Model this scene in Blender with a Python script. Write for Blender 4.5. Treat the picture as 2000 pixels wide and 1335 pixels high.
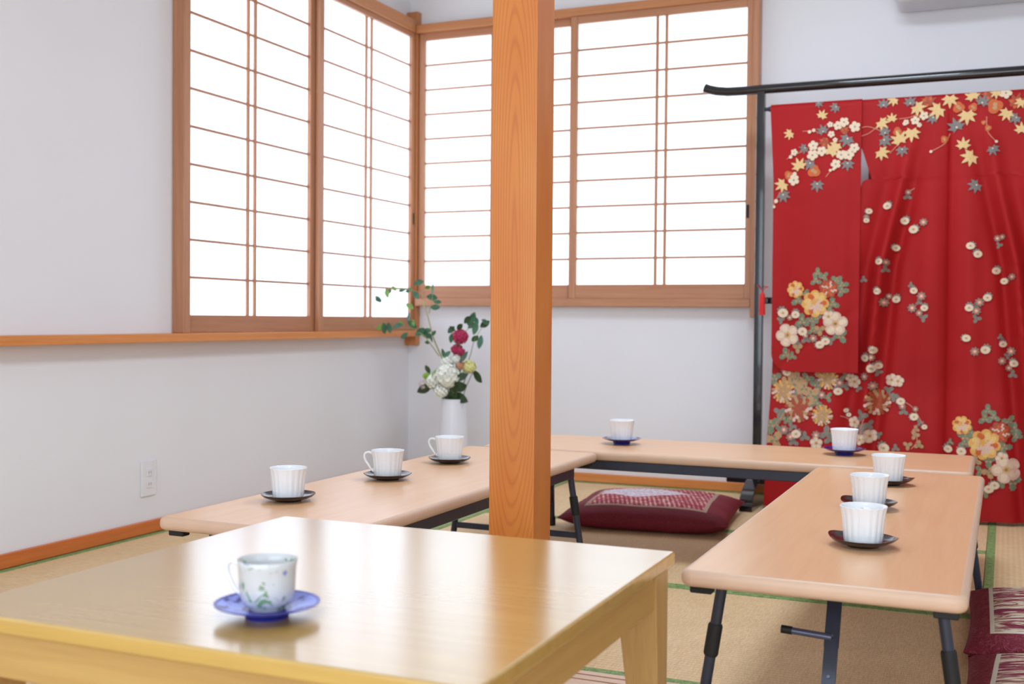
import bpy, bmesh, math, random
from mathutils import Vector, Matrix, noise
PI = math.pi
C = bpy.context.scene.collection
for o in list(bpy.data.objects):
    bpy.data.objects.remove(o, do_unlink=True)
sc = bpy.context.scene

# ------------------------------------------------------------------ camera
cam_d = bpy.data.cameras.new('camera')
cam = bpy.data.objects.new('camera', cam_d)
C.objects.link(cam)
_r = Vector((0.91728299, 0.3981554, 0.00801158)); _u = Vector((-0.01556841, 0.01575017, 0.99975475)); _w = Vector((-0.39793157, 0.91718276, -0.02064601))
cam.matrix_world = Matrix(((_r.x, _u.x, -_w.x, 2.69928), (_r.y, _u.y, -_w.y, -4.93959), (_r.z, _u.z, -_w.z, 0.74792), (0, 0, 0, 1)))
cam_d.sensor_width = 36.0
cam_d.lens = 39.99
cam_d.clip_start = 0.05
cam_d.dof.use_dof = True
cam_d.dof.focus_distance = 2.55
cam_d.dof.aperture_fstop = 4.5
sc.camera = cam

# ------------------------------------------------------------------ world, light, exposure
sc.view_settings.view_transform = 'Standard'
sc.view_settings.look = 'None'
sc.view_settings.gamma = 1.0
sc.view_settings.use_curve_mapping = False
sc.view_settings.exposure = 0.0
world = bpy.data.worlds.new('world'); sc.world = world
world.use_nodes = True
world.node_tree.nodes['Background'].inputs[0].default_value = (0.9, 0.95, 1.0, 1)
world.node_tree.nodes['Background'].inputs[1].default_value = 1.0

def area(name, loc, size, power, color, direction, spread=180):
    l = bpy.data.lights.new(name, 'AREA'); l.shape = 'RECTANGLE'
    l.size, l.size_y = size; l.energy = power; l.color = color
    l.spread = math.radians(spread)
    o = bpy.data.objects.new(name, l); C.objects.link(o)
    o.location = loc
    o.rotation_euler = Vector(direction).to_track_quat('-Z', 'Y').to_euler()
    return o
PAPER_LEFT, PAPER_BACK, GLOW_REAR = 2.0, 1.4, 1.7
area('added_fill_rear', (2.3, -6.85, 1.15), (3.4, 1.7), 50, (0.70, 0.85, 0.99), (0, 1, 0.05))  # added fill light behind the viewer, in front of the added window
area('added_fill_right', (4.3, -5.0, 1.2), (1.8, 1.3), 14, (0.70, 0.85, 0.99), (-1, 0, 0))  # added fill light; the right wall has no window
area('ceiling_light_front', (2.2, -1.6, 2.36), (0.55, 0.55), 25, (0.71, 0.84, 0.98), (0, 0, -1))
area('added_ceiling_fill_rear', (2.2, -4.9, 2.36), (0.55, 0.55), 16, (0.71, 0.84, 0.98), (0, 0, -1))  # added fill light under the unseen lamp over the viewer

# ------------------------------------------------------------------ node helpers
class NT:
    def __init__(s, name):
        s.m = bpy.data.materials.new(name); s.m.use_nodes = True
        s.t = s.m.node_tree; s.t.nodes.clear()
        s.out = s.t.nodes.new('ShaderNodeOutputMaterial')
    def n(s, typ, ins=None, **kw):
        nd = s.t.nodes.new('ShaderNode' + typ)
        for k, v in kw.items(): setattr(nd, k, v)
        for k, v in (ins or {}).items(): s.set(nd.inputs[k], v)
        return nd
    def set(s, sock, v):
        if hasattr(v, 'is_output'): s.t.links.new(v, sock)
        else:
            if isinstance(v, tuple) and len(v) == 3 and sock.type == 'RGBA': v = v + (1,)
            sock.default_value = v
    def math(s, op, a, b=0.0, c=0.0, clamp=False):
        nd = s.n('Math', {0: a, 1: b, 2: c}, operation=op); nd.use_clamp = clamp
        return nd.outputs[0]
    def mix(s, f, a, b, mode='MIX'):
        nd = s.t.nodes.new('ShaderNodeMix'); nd.data_type = 'RGBA'; nd.blend_type = mode
        s.set(nd.inputs[0], f); s.set(nd.inputs[6], a); s.set(nd.inputs[7], b)
        return nd.outputs[2]
    def coords(s, scale=(1, 1, 1), loc=(0, 0, 0), rot=(0, 0, 0), kind='Object'):
        tc = s.n('TexCoord')
        return s.n('Mapping', {'Vector': tc.outputs[kind], 'Scale': scale, 'Location': loc, 'Rotation': rot}).outputs[0]
    def noise(s, vec, scale, detail=2.0, rough=0.5, dist=0.0):
        return s.n('TexNoise', {'Vector': vec, 'Scale': scale, 'Detail': detail, 'Roughness': rough, 'Distortion': dist}).outputs[0]
    def ramp(s, f, stops):
        nd = s.n('ValToRGB', {0: f}); e = nd.color_ramp.elements
        while len(e) < len(stops): e.new(0.5)
        for i, (p, c) in enumerate(stops):
            e[i].position = p; e[i].color = tuple(c) + (1,) if len(c) == 3 else c
        return nd.outputs[0]
    def sep(s, vec):
        return s.n('SeparateXYZ', {0: vec}).outputs
    def bump(s, h, strength=0.3, dist=0.002):
        return s.n('Bump', {'Height': h, 'Strength': strength, 'Distance': dist}).outputs[0]
    def pbr(s, col, rough=0.5, normal=None, **kw):
        b = s.n('BsdfPrincipled', {'Base Color': col, 'Roughness': rough})
        if normal is not None: s.set(b.inputs['Normal'], normal)
        for k, v in kw.items(): s.set(b.inputs[k.replace('_', ' ')], v)
        s.t.links.new(b.outputs[0], s.out.inputs[0])
        return s.m

def lin(c):
    r = []
    for v in c:
        v /= 255.0
        r.append(v / 12.92 if v <= 0.04045 else ((v + 0.055) / 1.055) ** 2.4)
    return tuple(r)

def plain(name, rgb, rough=0.5, var=0.04, scale=30, bump=0.0, **kw):
    t = NT(name); v = t.coords()
    nz = t.noise(v, scale, 3)
    a = lin(rgb); lo = tuple(x * (1 - var) for x in a); hi = tuple(min(1, x * (1 + var)) for x in a)
    col = t.ramp(nz, [(0.3, lo), (0.7, hi)])
    nr = t.bump(nz, bump) if bump else None
    return t.pbr(col, rough, nr, **kw)

def wood(name, dark, light, axis='X', freq=60, stretch=0.05, rough=0.45, contrast=1.0, bump=0.04, **kw):
    t = NT(name)
    sc3 = {'X': (stretch, 1, 1), 'Y': (1, stretch, 1), 'Z': (1, 1, stretch)}[axis]
    v = t.coords(sc3)
    n1 = t.noise(v, freq, 4, 0.6, 0.3)
    n2 = t.noise(v, freq * 5, 2, 0.5)
    n3 = t.noise(t.coords(), 2.2, 2)
    f = t.math('ADD', t.math('MULTIPLY', n1, 0.7), t.math('MULTIPLY', n2, 0.3))
    col = t.ramp(f, [(0.5 - 0.22 / contrast, lin(dark)), (0.5 + 0.2 / contrast, lin(light))])
    col = t.mix(t.math('MULTIPLY', n3, 0.22), col, lin(dark))
    return t.pbr(col, rough, t.bump(f, bump), **kw)

# ------------------------------------------------------------------ materials
def m_wall():
    t = NT('wall_paper'); v = t.coords()
    a = t.noise(v, 160, 4, 0.6); b = t.noise(v, 1.3, 2)
    col = t.ramp(b, [(0.3, (0.80, 0.785, 0.81)), (0.7, (0.83, 0.815, 0.84))])
    return t.pbr(col, 0.85, t.bump(a, 0.12, 0.001))
M = {}
M['wall'] = m_wall()
M['ceiling'] = plain('ceiling_paper', (238, 238, 236), 0.9, 0.02, 60, 0.1)
M['frame'] = wood('window_frame_wood', (168, 112, 80), (200, 144, 106), 'Z', 70, 0.04, 0.4)
M['frame_y'] = wood('window_rail_wood_y', (168, 112, 80), (198, 142, 104), 'Y', 70, 0.04, 0.4)
M['frame_x'] = wood('window_rail_wood_x', (168, 112, 80), (198, 142, 104), 'X', 70, 0.04, 0.4)
M['header_y'] = wood('lintel_wood_y', (178, 112, 68), (204, 140, 92), 'Y', 60, 0.04, 0.4)
M['header_x'] = wood('lintel_wood_x', (178, 112, 68), (204, 140, 92), 'X', 60, 0.04, 0.4)
M['sill'] = wood('sill_wood', (204, 124, 64), (232, 156, 92), 'Y', 60, 0.03, 0.35)
M['post_wood'] = wood('corner_post_wood', (180, 112, 62), (206, 140, 88), 'Z', 60, 0.04, 0.4)
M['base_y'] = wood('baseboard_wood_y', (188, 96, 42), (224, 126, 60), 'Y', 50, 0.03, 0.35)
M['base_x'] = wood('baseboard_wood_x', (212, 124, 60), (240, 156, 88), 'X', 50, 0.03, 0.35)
M['thresh'] = wood('threshold_wood', (205, 160, 130), (228, 188, 158), 'X', 60, 0.03, 0.3)
M['groove'] = wood('groove_wood', (104, 46, 28), (124, 62, 40), 'X', 60, 0.03, 0.5)
M['top'] = wood('beech_laminate', (226, 174, 130), (238, 192, 150), 'Y', 45, 0.05, 0.3, 0.9, 0.01)
M['edge'] = plain('beech_edge_band', (212, 176, 150), 0.45, 0.03, 20)
M['ash'] = wood('yellow_ash_lacquer', (180, 138, 60), (204, 166, 84), 'X', 55, 0.04, 0.25, 0.9, 0.0, Coat_Weight=1.0, Coat_Roughness=0.2, Coat_IOR=1.8)
M['ash_side'] = wood('yellow_ash_side', (180, 140, 78), (202, 164, 102), 'X', 55, 0.04, 0.35, 0.9, 0.01)
M['ash_y'] = wood('yellow_ash_side_y', (172, 130, 68), (194, 154, 90), 'Y', 55, 0.04, 0.35, 0.9, 0.01)
M['ash_z'] = wood('yellow_ash_leg', (176, 134, 80), (204, 164, 104), 'Z', 60, 0.04, 0.35, 0.9, 0.01)
M['black'] = plain('black_lacquer', (16, 15, 20), 0.18, 0.1, 40, Coat_Weight=0.5)
M['steel'] = plain('dark_painted_steel', (54, 58, 74), 0.33, 0.06, 50, Metallic=0.25)
M['steel_lo'] = plain('grey_handle_steel', (92, 96, 120), 0.3, 0.06, 50, Metallic=0.4)
M['rubber'] = plain('black_rubber', (18, 18, 20), 0.6, 0.08, 80, 0.05)
M['china'] = plain('white_porcelain', (240, 241, 244), 0.16, 0.01, 20, Coat_Weight=0.3)
M['vase'] = plain('white_vase_glaze', (228, 228, 236), 0.3, 0.02, 10)
M['brown_sauc'] = plain('dark_brown_lacquer', (38, 20, 22), 0.2, 0.15, 30, Coat_Weight=0.3)
M['blue_sauc'] = plain('cobalt_blue_glaze', (28, 30, 120), 0.14, 0.12, 30, Coat_Weight=0.7)
M['outlet'] = plain('outlet_plastic', (232, 230, 234), 0.35, 0.01, 20)
M['slot'] = plain('outlet_slot', (120, 118, 120), 0.6, 0.02, 20)
M['ac'] = plain('air_conditioner_plastic', (214, 214, 220), 0.5, 0.01, 20)
M['ac_dark'] = plain('air_outlet_dark', (110, 110, 118), 0.5, 0.02, 20)
M['tassel'] = plain('red_tassel_thread', (206, 30, 26), 0.7, 0.1, 120, 0.2)
M['stem'] = plain('branch_bark', (150, 150, 92), 0.7, 0.12, 60)
M['gstem'] = plain('green_stem', (104, 128, 80), 0.7, 0.12, 60)
M['leaf'] = plain('green_leaf', (52, 98, 66), 0.45, 0.35, 40)
M['leaf_y'] = plain('young_leaf', (116, 150, 66), 0.5, 0.3, 40)
M['leaf_d'] = plain('dark_leaf', (48, 70, 40), 0.45, 0.4, 40)
M['petal_w'] = plain('white_petal', (238, 238, 226), 0.7, 0.04, 60)
M['petal_p'] = plain('crimson_petal', (178, 42, 84), 0.7, 0.25, 90)
M['petal_y'] = plain('cream_yellow_petal', (226, 220, 150), 0.7, 0.1, 60)
M['petal_o'] = plain('peach_petal', (206, 146, 112), 0.7, 0.1, 60)
M['petal_k'] = plain('pale_pink_petal', (224, 208, 206), 0.7, 0.05, 60)
M['petal_g'] = plain('lime_green_bud', (150, 190, 66), 0.7, 0.15, 60)
M['lamp_body'] = plain('lamp_frame_white', (230, 226, 218), 0.5, 0.02, 20)

def emit(name, col, strength):
    t = NT(name)
    v = t.noise(t.coords(), 40, 4, 0.6)
    c = t.ramp(v, [(0.3, tuple(x * 0.98 for x in col)), (0.7, col)])
    e = t.n('Emission', {'Color': c, 'Strength': strength})
    d = t.n('BsdfDiffuse', {'Color': (0.85, 0.85, 0.85, 1)})
    a = t.n('AddShader', {0: e.outputs[0], 1: d.outputs[0]})
    t.t.links.new(a.outputs[0], t.out.inputs[0])
    return t.m
M['paper_left'] = emit('backlit_paper_left', (0.70, 0.84, 1.04), PAPER_LEFT)
M['paper_back'] = emit('backlit_paper_back', (0.70, 0.84, 0.98), PAPER_BACK)
M['glow_rear'] = emit('added_glow_rear', (0.70, 0.84, 0.98), GLOW_REAR)  # glow of the added window behind the viewer
M['lamp'] = emit('lamp_diffuser_glow', (0.72, 0.84, 0.93), 3.0)

def m_pillar():
    t = NT('cedar_pillar'); tc = t.n('TexCoord')
    v = t.n('Mapping', {'Vector': tc.outputs['Object'], 'Scale': (1, 1, 1)}).outputs[0]
    warp = t.noise(t.coords((6, 6, 1.1)), 1.6, 2, 0.5)
    x, y, z = t.sep(v)
    wz = t.math('MULTIPLY', t.math('SUBTRACT', warp, 0.5), 0.05)
    dx = t.math('SUBTRACT', t.math('ADD', x, t.math('MULTIPLY', wz, 0.25)), 0.002)
    zq = t.math('SUBTRACT', z, 0.93)
    dy = t.math('ADD', t.math('ADD', y, t.math('MULTIPLY', t.math('MULTIPLY', zq, zq), 0.10)), 0.0595)
    dy = t.math('ADD', dy, t.math('MULTIPLY', wz, 0.35))
    r = t.math('SQRT', t.math('ADD', t.math('MULTIPLY', dx, dx), t.math('MULTIPLY', dy, dy)))
    s = t.math('SINE', t.math('MULTIPLY', r, 2 * PI / 0.0052))
    s = t.math('POWER', t.math('MULTIPLY', t.math('ADD', s, 1.0), 0.5), 3.5)
    fine = t.noise(t.coords((1, 1, 0.02)), 420, 3, 0.6)
    big = t.noise(t.coords((1, 1, 0.2)), 16, 2)
    base = t.ramp(big, [(0.3, lin((204, 116, 42))), (0.7, lin((216, 138, 62)))])
    base = t.mix(t.math('MULTIPLY', s, 0.34), base, lin((160, 68, 26)))
    base = t.mix(t.math('MULTIPLY', fine, 0.35), base, lin((190, 104, 38)))
    kd = t.n('VectorMath', {0: v, 1: (0.018, -0.0525, 0.405)}, operation='DISTANCE').outputs[1]
    kn = t.math('SUBTRACT', 1.0, t.math('MULTIPLY', kd, 180), clamp=True)
    base = t.mix(kn, base, lin((150, 60, 34)))
    return t.pbr(base, 0.38, t.bump(fine, 0.05), Coat_Weight=0.15, Coat_Roughness=0.25)
M['pillar'] = m_pillar()

def m_tatami(rot):
    t = NT('tatami_rush_' + ('y' if rot else 'x'))
    v = t.coords()
    x, y, z = t.sep(v)
    a, b = (x, y) if rot else (y, x)
    # rush rows across the mat and the warp seams along it
    rows = t.math('SINE', t.math('MULTIPLY', b if not rot else b, 2 * PI / 0.0045))
    seam = t.math('SINE', t.math('MULTIPLY', a, 2 * PI / 0.016))
    nz = t.noise(t.coords((1, 0.15, 1) if not rot else (0.15, 1, 1)), 320, 3, 0.6)
    blot = t.noise(v, 5, 3)
    h = t.math('ADD', t.math('MULTIPLY', rows, 0.3), t.math('MULTIPLY', seam, 0.5))
    f = t.math('ADD', t.math('MULTIPLY', h, 0.10), t.math('ADD', t.math('MULTIPLY', nz, 0.7), t.math('MULTIPLY', blot, 0.25)))
    col = t.ramp(f, [(0.28, lin((206, 170, 126))), (0.72, lin((242, 210, 164)))])
    return t.pbr(col, 0.62, t.bump(f, 0.35, 0.0015), Specular_IOR_Level=0.35)
M['tatami'] = m_tatami(False); M['tatami_y'] = m_tatami(True)
def m_heri():
    t = NT('green_cloth_border')
    v = t.coords(); w = t.noise(v, 260, 3, 0.7); b = t.noise(v, 60, 2)
    col = t.ramp(t.math('ADD', t.math('MULTIPLY', w, 0.6), t.math('MULTIPLY', b, 0.4)), [(0.38, lin((78, 118, 60))), (0.62, lin((160, 178, 112)))])
    return t.pbr(col, 0.75, t.bump(w, 0.3))
M['heri'] = m_heri()

def m_cloth():
    t = NT('red_silk_crepe')
    v = t.coords()
    w = t.noise(v, 900, 2, 0.7); b = t.noise(v, 6, 2)
    col = t.ramp(b, [(0.3, lin((160, 19, 21))), (0.7, lin((168, 23, 25)))])
    return t.pbr(col, 0.62, t.bump(w, 0.2, 0.0004), Specular_IOR_Level=0.22)
M['kimono'] = m_cloth()
def thread(name, rgb, var=0.12):
    return plain(name, rgb, 0.65, var, 260, 0.1)
KM = {'Y': thread('print_straw', (220, 184, 126)), 'G': thread('print_grey', (122, 116, 112)), 'R': thread('print_rust', (166, 70, 40), 0.3),
      'O': thread('print_orange', (198, 92, 38)), 'w': thread('print_cream', (224, 200, 172)), 'd': thread('print_centre', (126, 122, 112)),
      'k': thread('print_rose', (204, 124, 100)), 'g': thread('print_slate', (132, 122, 112), 0.2), 'L': thread('print_sage', (116, 126, 100), 0.25),
      'T': thread('print_tan', (182, 142, 98), 0.2), 'P': thread('print_gold', (218, 160, 82), 0.15), 'H': thread('print_blush', (214, 178, 158)), 'Z': thread('print_light_gold', (224, 182, 112), 0.1)}

def m_cushion(name, kind):
    t = NT(name); v = t.coords(); x, y, z = t.sep(v)
    ax, ay = t.math('ABSOLUTE', x), t.math('ABSOLUTE', y)
    d = t.math('MAXIMUM', ax, ay)
    half = 0.205 if kind == 'mid' else 0.222
    up = t.math('GREATER_THAN', z, 0.045)
    inner = t.math('MULTIPLY', t.math('LESS_THAN', d, half), up)
    edge = t.math('MULTIPLY', t.math('MULTIPLY', t.math('GREATER_THAN', d, half), t.math('LESS_THAN', d, half + (0.014 if kind == 'mid' else 0.009))), up)
    weave = t.noise(v, 320, 3, 0.6)
    body = t.ramp(weave, [(0.35, lin((98, 24, 38))), (0.7, lin((138, 48, 58)))])
    if kind == 'mid':
        s = t.math('SINE', t.math('MULTIPLY', t.math('ADD', x, t.math('MULTIPLY', y, 0.25)), 2 * PI / 0.017))
        nz = t.noise(v, 38, 4, 0.7, 0.6)
        f = t.math('ADD', t.math('MULTIPLY', s, 0.12), nz)
        pat = t.ramp(f, [(0.42, lin((142, 44, 60))), (0.56, lin((184, 96, 100))), (0.7, lin((206, 176, 160)))])
        dx = t.math('ADD', x, 0.06); dy = t.math('ADD', y, -0.03)
        fan = t.math('LESS_THAN', t.math('ADD', t.math('MULTIPLY', t.math('ABSOLUTE', dx), 0.75), t.math('MULTIPLY', t.math('ABSOLUTE', dy), 1.2)), t.math('ADD', 0.12, t.math('MULTIPLY', t.noise(v, 14, 3), 0.05)))
        fc = t.ramp(t.noise(v, 70, 3, 0.7), [(0.42, lin((186, 150, 160))), (0.55, lin((216, 208, 216)))])
        pat = t.mix(fan, pat, fc)
        ec = lin((168, 138, 120))
    else:
        n1 = t.n('TexNoise', {'Vector': t.coords((6, 24, 10)), 'Scale': 1.6, 'Detail': 5.0, 'Roughness': 0.65, 'Distortion': 1.4}).outputs[0]
        pat = t.ramp(n1, [(0.44, lin((118, 38, 62))), (0.50, lin((150, 88, 88))), (0.55, lin((206, 190, 164))), (0.68, lin((208, 196, 174))), (0.74, lin((140, 78, 96)))])
        swirl = t.noise(t.coords((1, 1, 1)), 26, 2, 0.5, 2.4)
        body = t.mix(t.ramp(swirl, [(0.50, (0, 0, 0)), (0.53, (0.8, 0.8, 0.8)), (0.57, (0, 0, 0))]), body, lin((150, 74, 94)))
        ec = lin((204, 194, 176))
    col = t.mix(edge, body, ec); col = t.mix(inner, col, pat)
    return t.pbr(col, 0.7, t.bump(weave, 0.2, 0.001), Specular_IOR_Level=0.2)
M['cush_mid'] = m_cushion('maroon_cushion_fan', 'mid'); M['cush_side'] = m_cushion('maroon_cushion_cloud', 'side')

def m_teacup():
    t = NT('floral_porcelain'); v = t.coords(); 
    n1 = t.noise(v, 52, 3, 0.6, 0.8)
    n2 = t.noise(t.coords(loc=(3, 1, 2)), 44, 2, 0.5)
    c = t.ramp(n1, [(0.57, (0.62, 0.62, 0.63)), (0.61, lin((120, 150, 118))), (0.70, lin((110, 150, 110)))])
    c = t.mix(t.ramp(n2, [(0.66, (0, 0, 0)), (0.69, (0.8, 0.8, 0.8))]), c, lin((112, 122, 196)))
    return t.pbr(c, 0.15, None, Coat_Weight=0.4)
M['teacup'] = m_teacup()
def m_bluewhite():
    t = NT('blue_white_saucer'); v = t.coords(); x, y, z = t.sep(v)
    r = t.math('SQRT', t.math('ADD', t.math('MULTIPLY', x, x), t.math('MULTIPLY', y, y)))
    rim = t.math('GREATER_THAN', r, 0.0595)
    n = t.noise(v, 42, 3, 0.6, 0.5)
    c = t.ramp(n, [(0.54, lin((140, 154, 232))), (0.60, lin((62, 58, 150))), (0.7, lin((40, 30, 100)))])
    c = t.mix(rim, c, lin((44, 48, 160)))
    up = t.math('LESS_THAN', z, 0.0098)
    c = t.mix(up, c, lin((30, 34, 130)))
    return t.pbr(c, 0.3, None, Specular_IOR_Level=0.4)
M['bluewhite'] = m_bluewhite()

# ------------------------------------------------------------------ mesh helpers
def bm_new(): return bmesh.new()
def obj(name, bm, mats, parent=None, smooth=True, ang=35, loc=None):
    me = bpy.data.meshes.new(name)
    bmesh.ops.recalc_face_normals(bm, faces=bm.faces[:])
    bm.to_mesh(me); bm.free()
    if not isinstance(mats, (list, tuple)): mats = [mats]
    for m in mats: me.materials.append(m)
    if smooth:
        for p in me.polygons: p.use_smooth = True
        me.set_sharp_from_angle(angle=math.radians(ang))
    o = bpy.data.objects.new(name, me); C.objects.link(o)
    if smooth and len(me.polygons) < 700:
        wn = o.modifiers.new('weighted_normal', 'WEIGHTED_NORMAL'); wn.keep_sharp = True
    if parent is not None: o.parent = parent
    if loc is not None: o.location = loc
    return o
def box(bm, x0, x1, y0, y1, z0, z1, bev=0.0, seg=2, mi=0):
    t = bmesh.new()
    bmesh.ops.create_cube(t, size=1)
    for v in t.verts:
        v.co = Vector(((x0 + x1) / 2 + v.co.x * (x1 - x0), (y0 + y1) / 2 + v.co.y * (y1 - y0), (z0 + z1) / 2 + v.co.z * (z1 - z0)))
    if bev > 0:
        bmesh.ops.bevel(t, geom=t.edges[:], offset=bev, segments=seg, profile=0.5, affect='EDGES')
    merge(bm, t, mi)
def merge(bm, t, mi=0, mat=None):
    vm = {}
    for v in t.verts: vm[v] = bm.verts.new(mat @ v.co if mat else v.co)
    for f in t.faces:
        try:
            g = bm.faces.new([vm[v] for v in f.verts]); g.material_index = mi
        except ValueError: pass
    t.free()
def tube(bm, pts, r, seg=12, mi=0, cap=True):
    pts = [Vector(p) for p in pts]; n = len(pts)
    rs = r if isinstance(r, (list, tuple)) else [r] * n
    rings = []; prev = None
    for i, p in enumerate(pts):
        d = (pts[min(i + 1, n - 1)] - pts[max(i - 1, 0)]).normalized()
        if prev is None:
            a = Vector((0, 0, 1)) if abs(d.z) < 0.9 else Vector((1, 0, 0))
            u = d.cross(a).normalized()
        else:
            u = (prev - d * prev.dot(d)).normalized()
        w = d.cross(u); prev = u
        rings.append([bm.verts.new(p + (u * math.cos(2 * PI * k / seg) + w * math.sin(2 * PI * k / seg)) * rs[i]) for k in range(seg)])
    for i in range(n - 1):
        for k in range(seg):
            f = bm.faces.new([rings[i][k], rings[i][(k + 1) % seg], rings[i + 1][(k + 1) % seg], rings[i + 1][k]]); f.material_index = mi
    if cap:
        bm.faces.new(rings[0]).material_index = mi; bm.faces.new(rings[-1][::-1]).material_index = mi
def spline(pts, n=8):
    pts = [Vector(p) for p in pts]; out = []
    for i in range(len(pts) - 1):
        p0 = pts[max(i - 1, 0)]; p1 = pts[i]; p2 = pts[i + 1]; p3 = pts[min(i + 2, len(pts) - 1)]
        for k in range(n):
            t = k / n
            out.append(0.5 * ((2 * p1) + (p2 - p0) * t + (2 * p0 - 5 * p1 + 4 * p2 - p3) * t * t + (3 * p1 - p0 - 3 * p2 + p3) * t ** 3))
    out.append(pts[-1]); return out
def lathe(bm, prof, seg=48, fr=None, fz=None, mi=0, close_start=True, close_end=True):
    rings = []
    for (r, z) in prof:
        ring = []
        for k in range(seg):
            a = 2 * PI * k / seg
            rr = r * (fr(a, r, z) if fr else 1.0); zz = z + (fz(a, r, z) if fz else 0.0)
            ring.append(bm.verts.new((rr * math.cos(a), rr * math.sin(a), zz)))
        rings.append(ring)
    for i in range(len(rings) - 1):
        for k in range(seg):
            bm.faces.new([rings[i][k], rings[i][(k + 1) % seg], rings[i + 1][(k + 1) % seg], rings[i + 1][k]]).material_index = mi
    if close_start: bm.faces.new(rings[0][::-1]).material_index = mi
    if close_end: bm.faces.new(rings[-1]).material_index = mi
def tag(o, label, cat, group=None):
    o['label'] = label; o['category'] = cat
    if group: o['group'] = group
    return o
def empty(name, loc=(0, 0, 0), rz=0.0):
    o = bpy.data.objects.new(name, None); C.objects.link(o)
    o.empty_display_size = 0.05; o.location = loc; o.rotation_euler = (0, 0, rz)
    return o
def struct(o): o['kind'] = 'structure'; return o
def copy_tree(o, parent=None):
    c = o.copy(); C.objects.link(c)
    if parent is not None: c.parent = parent
    for ch in list(o.children): copy_tree(ch, c)
    return c
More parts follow.
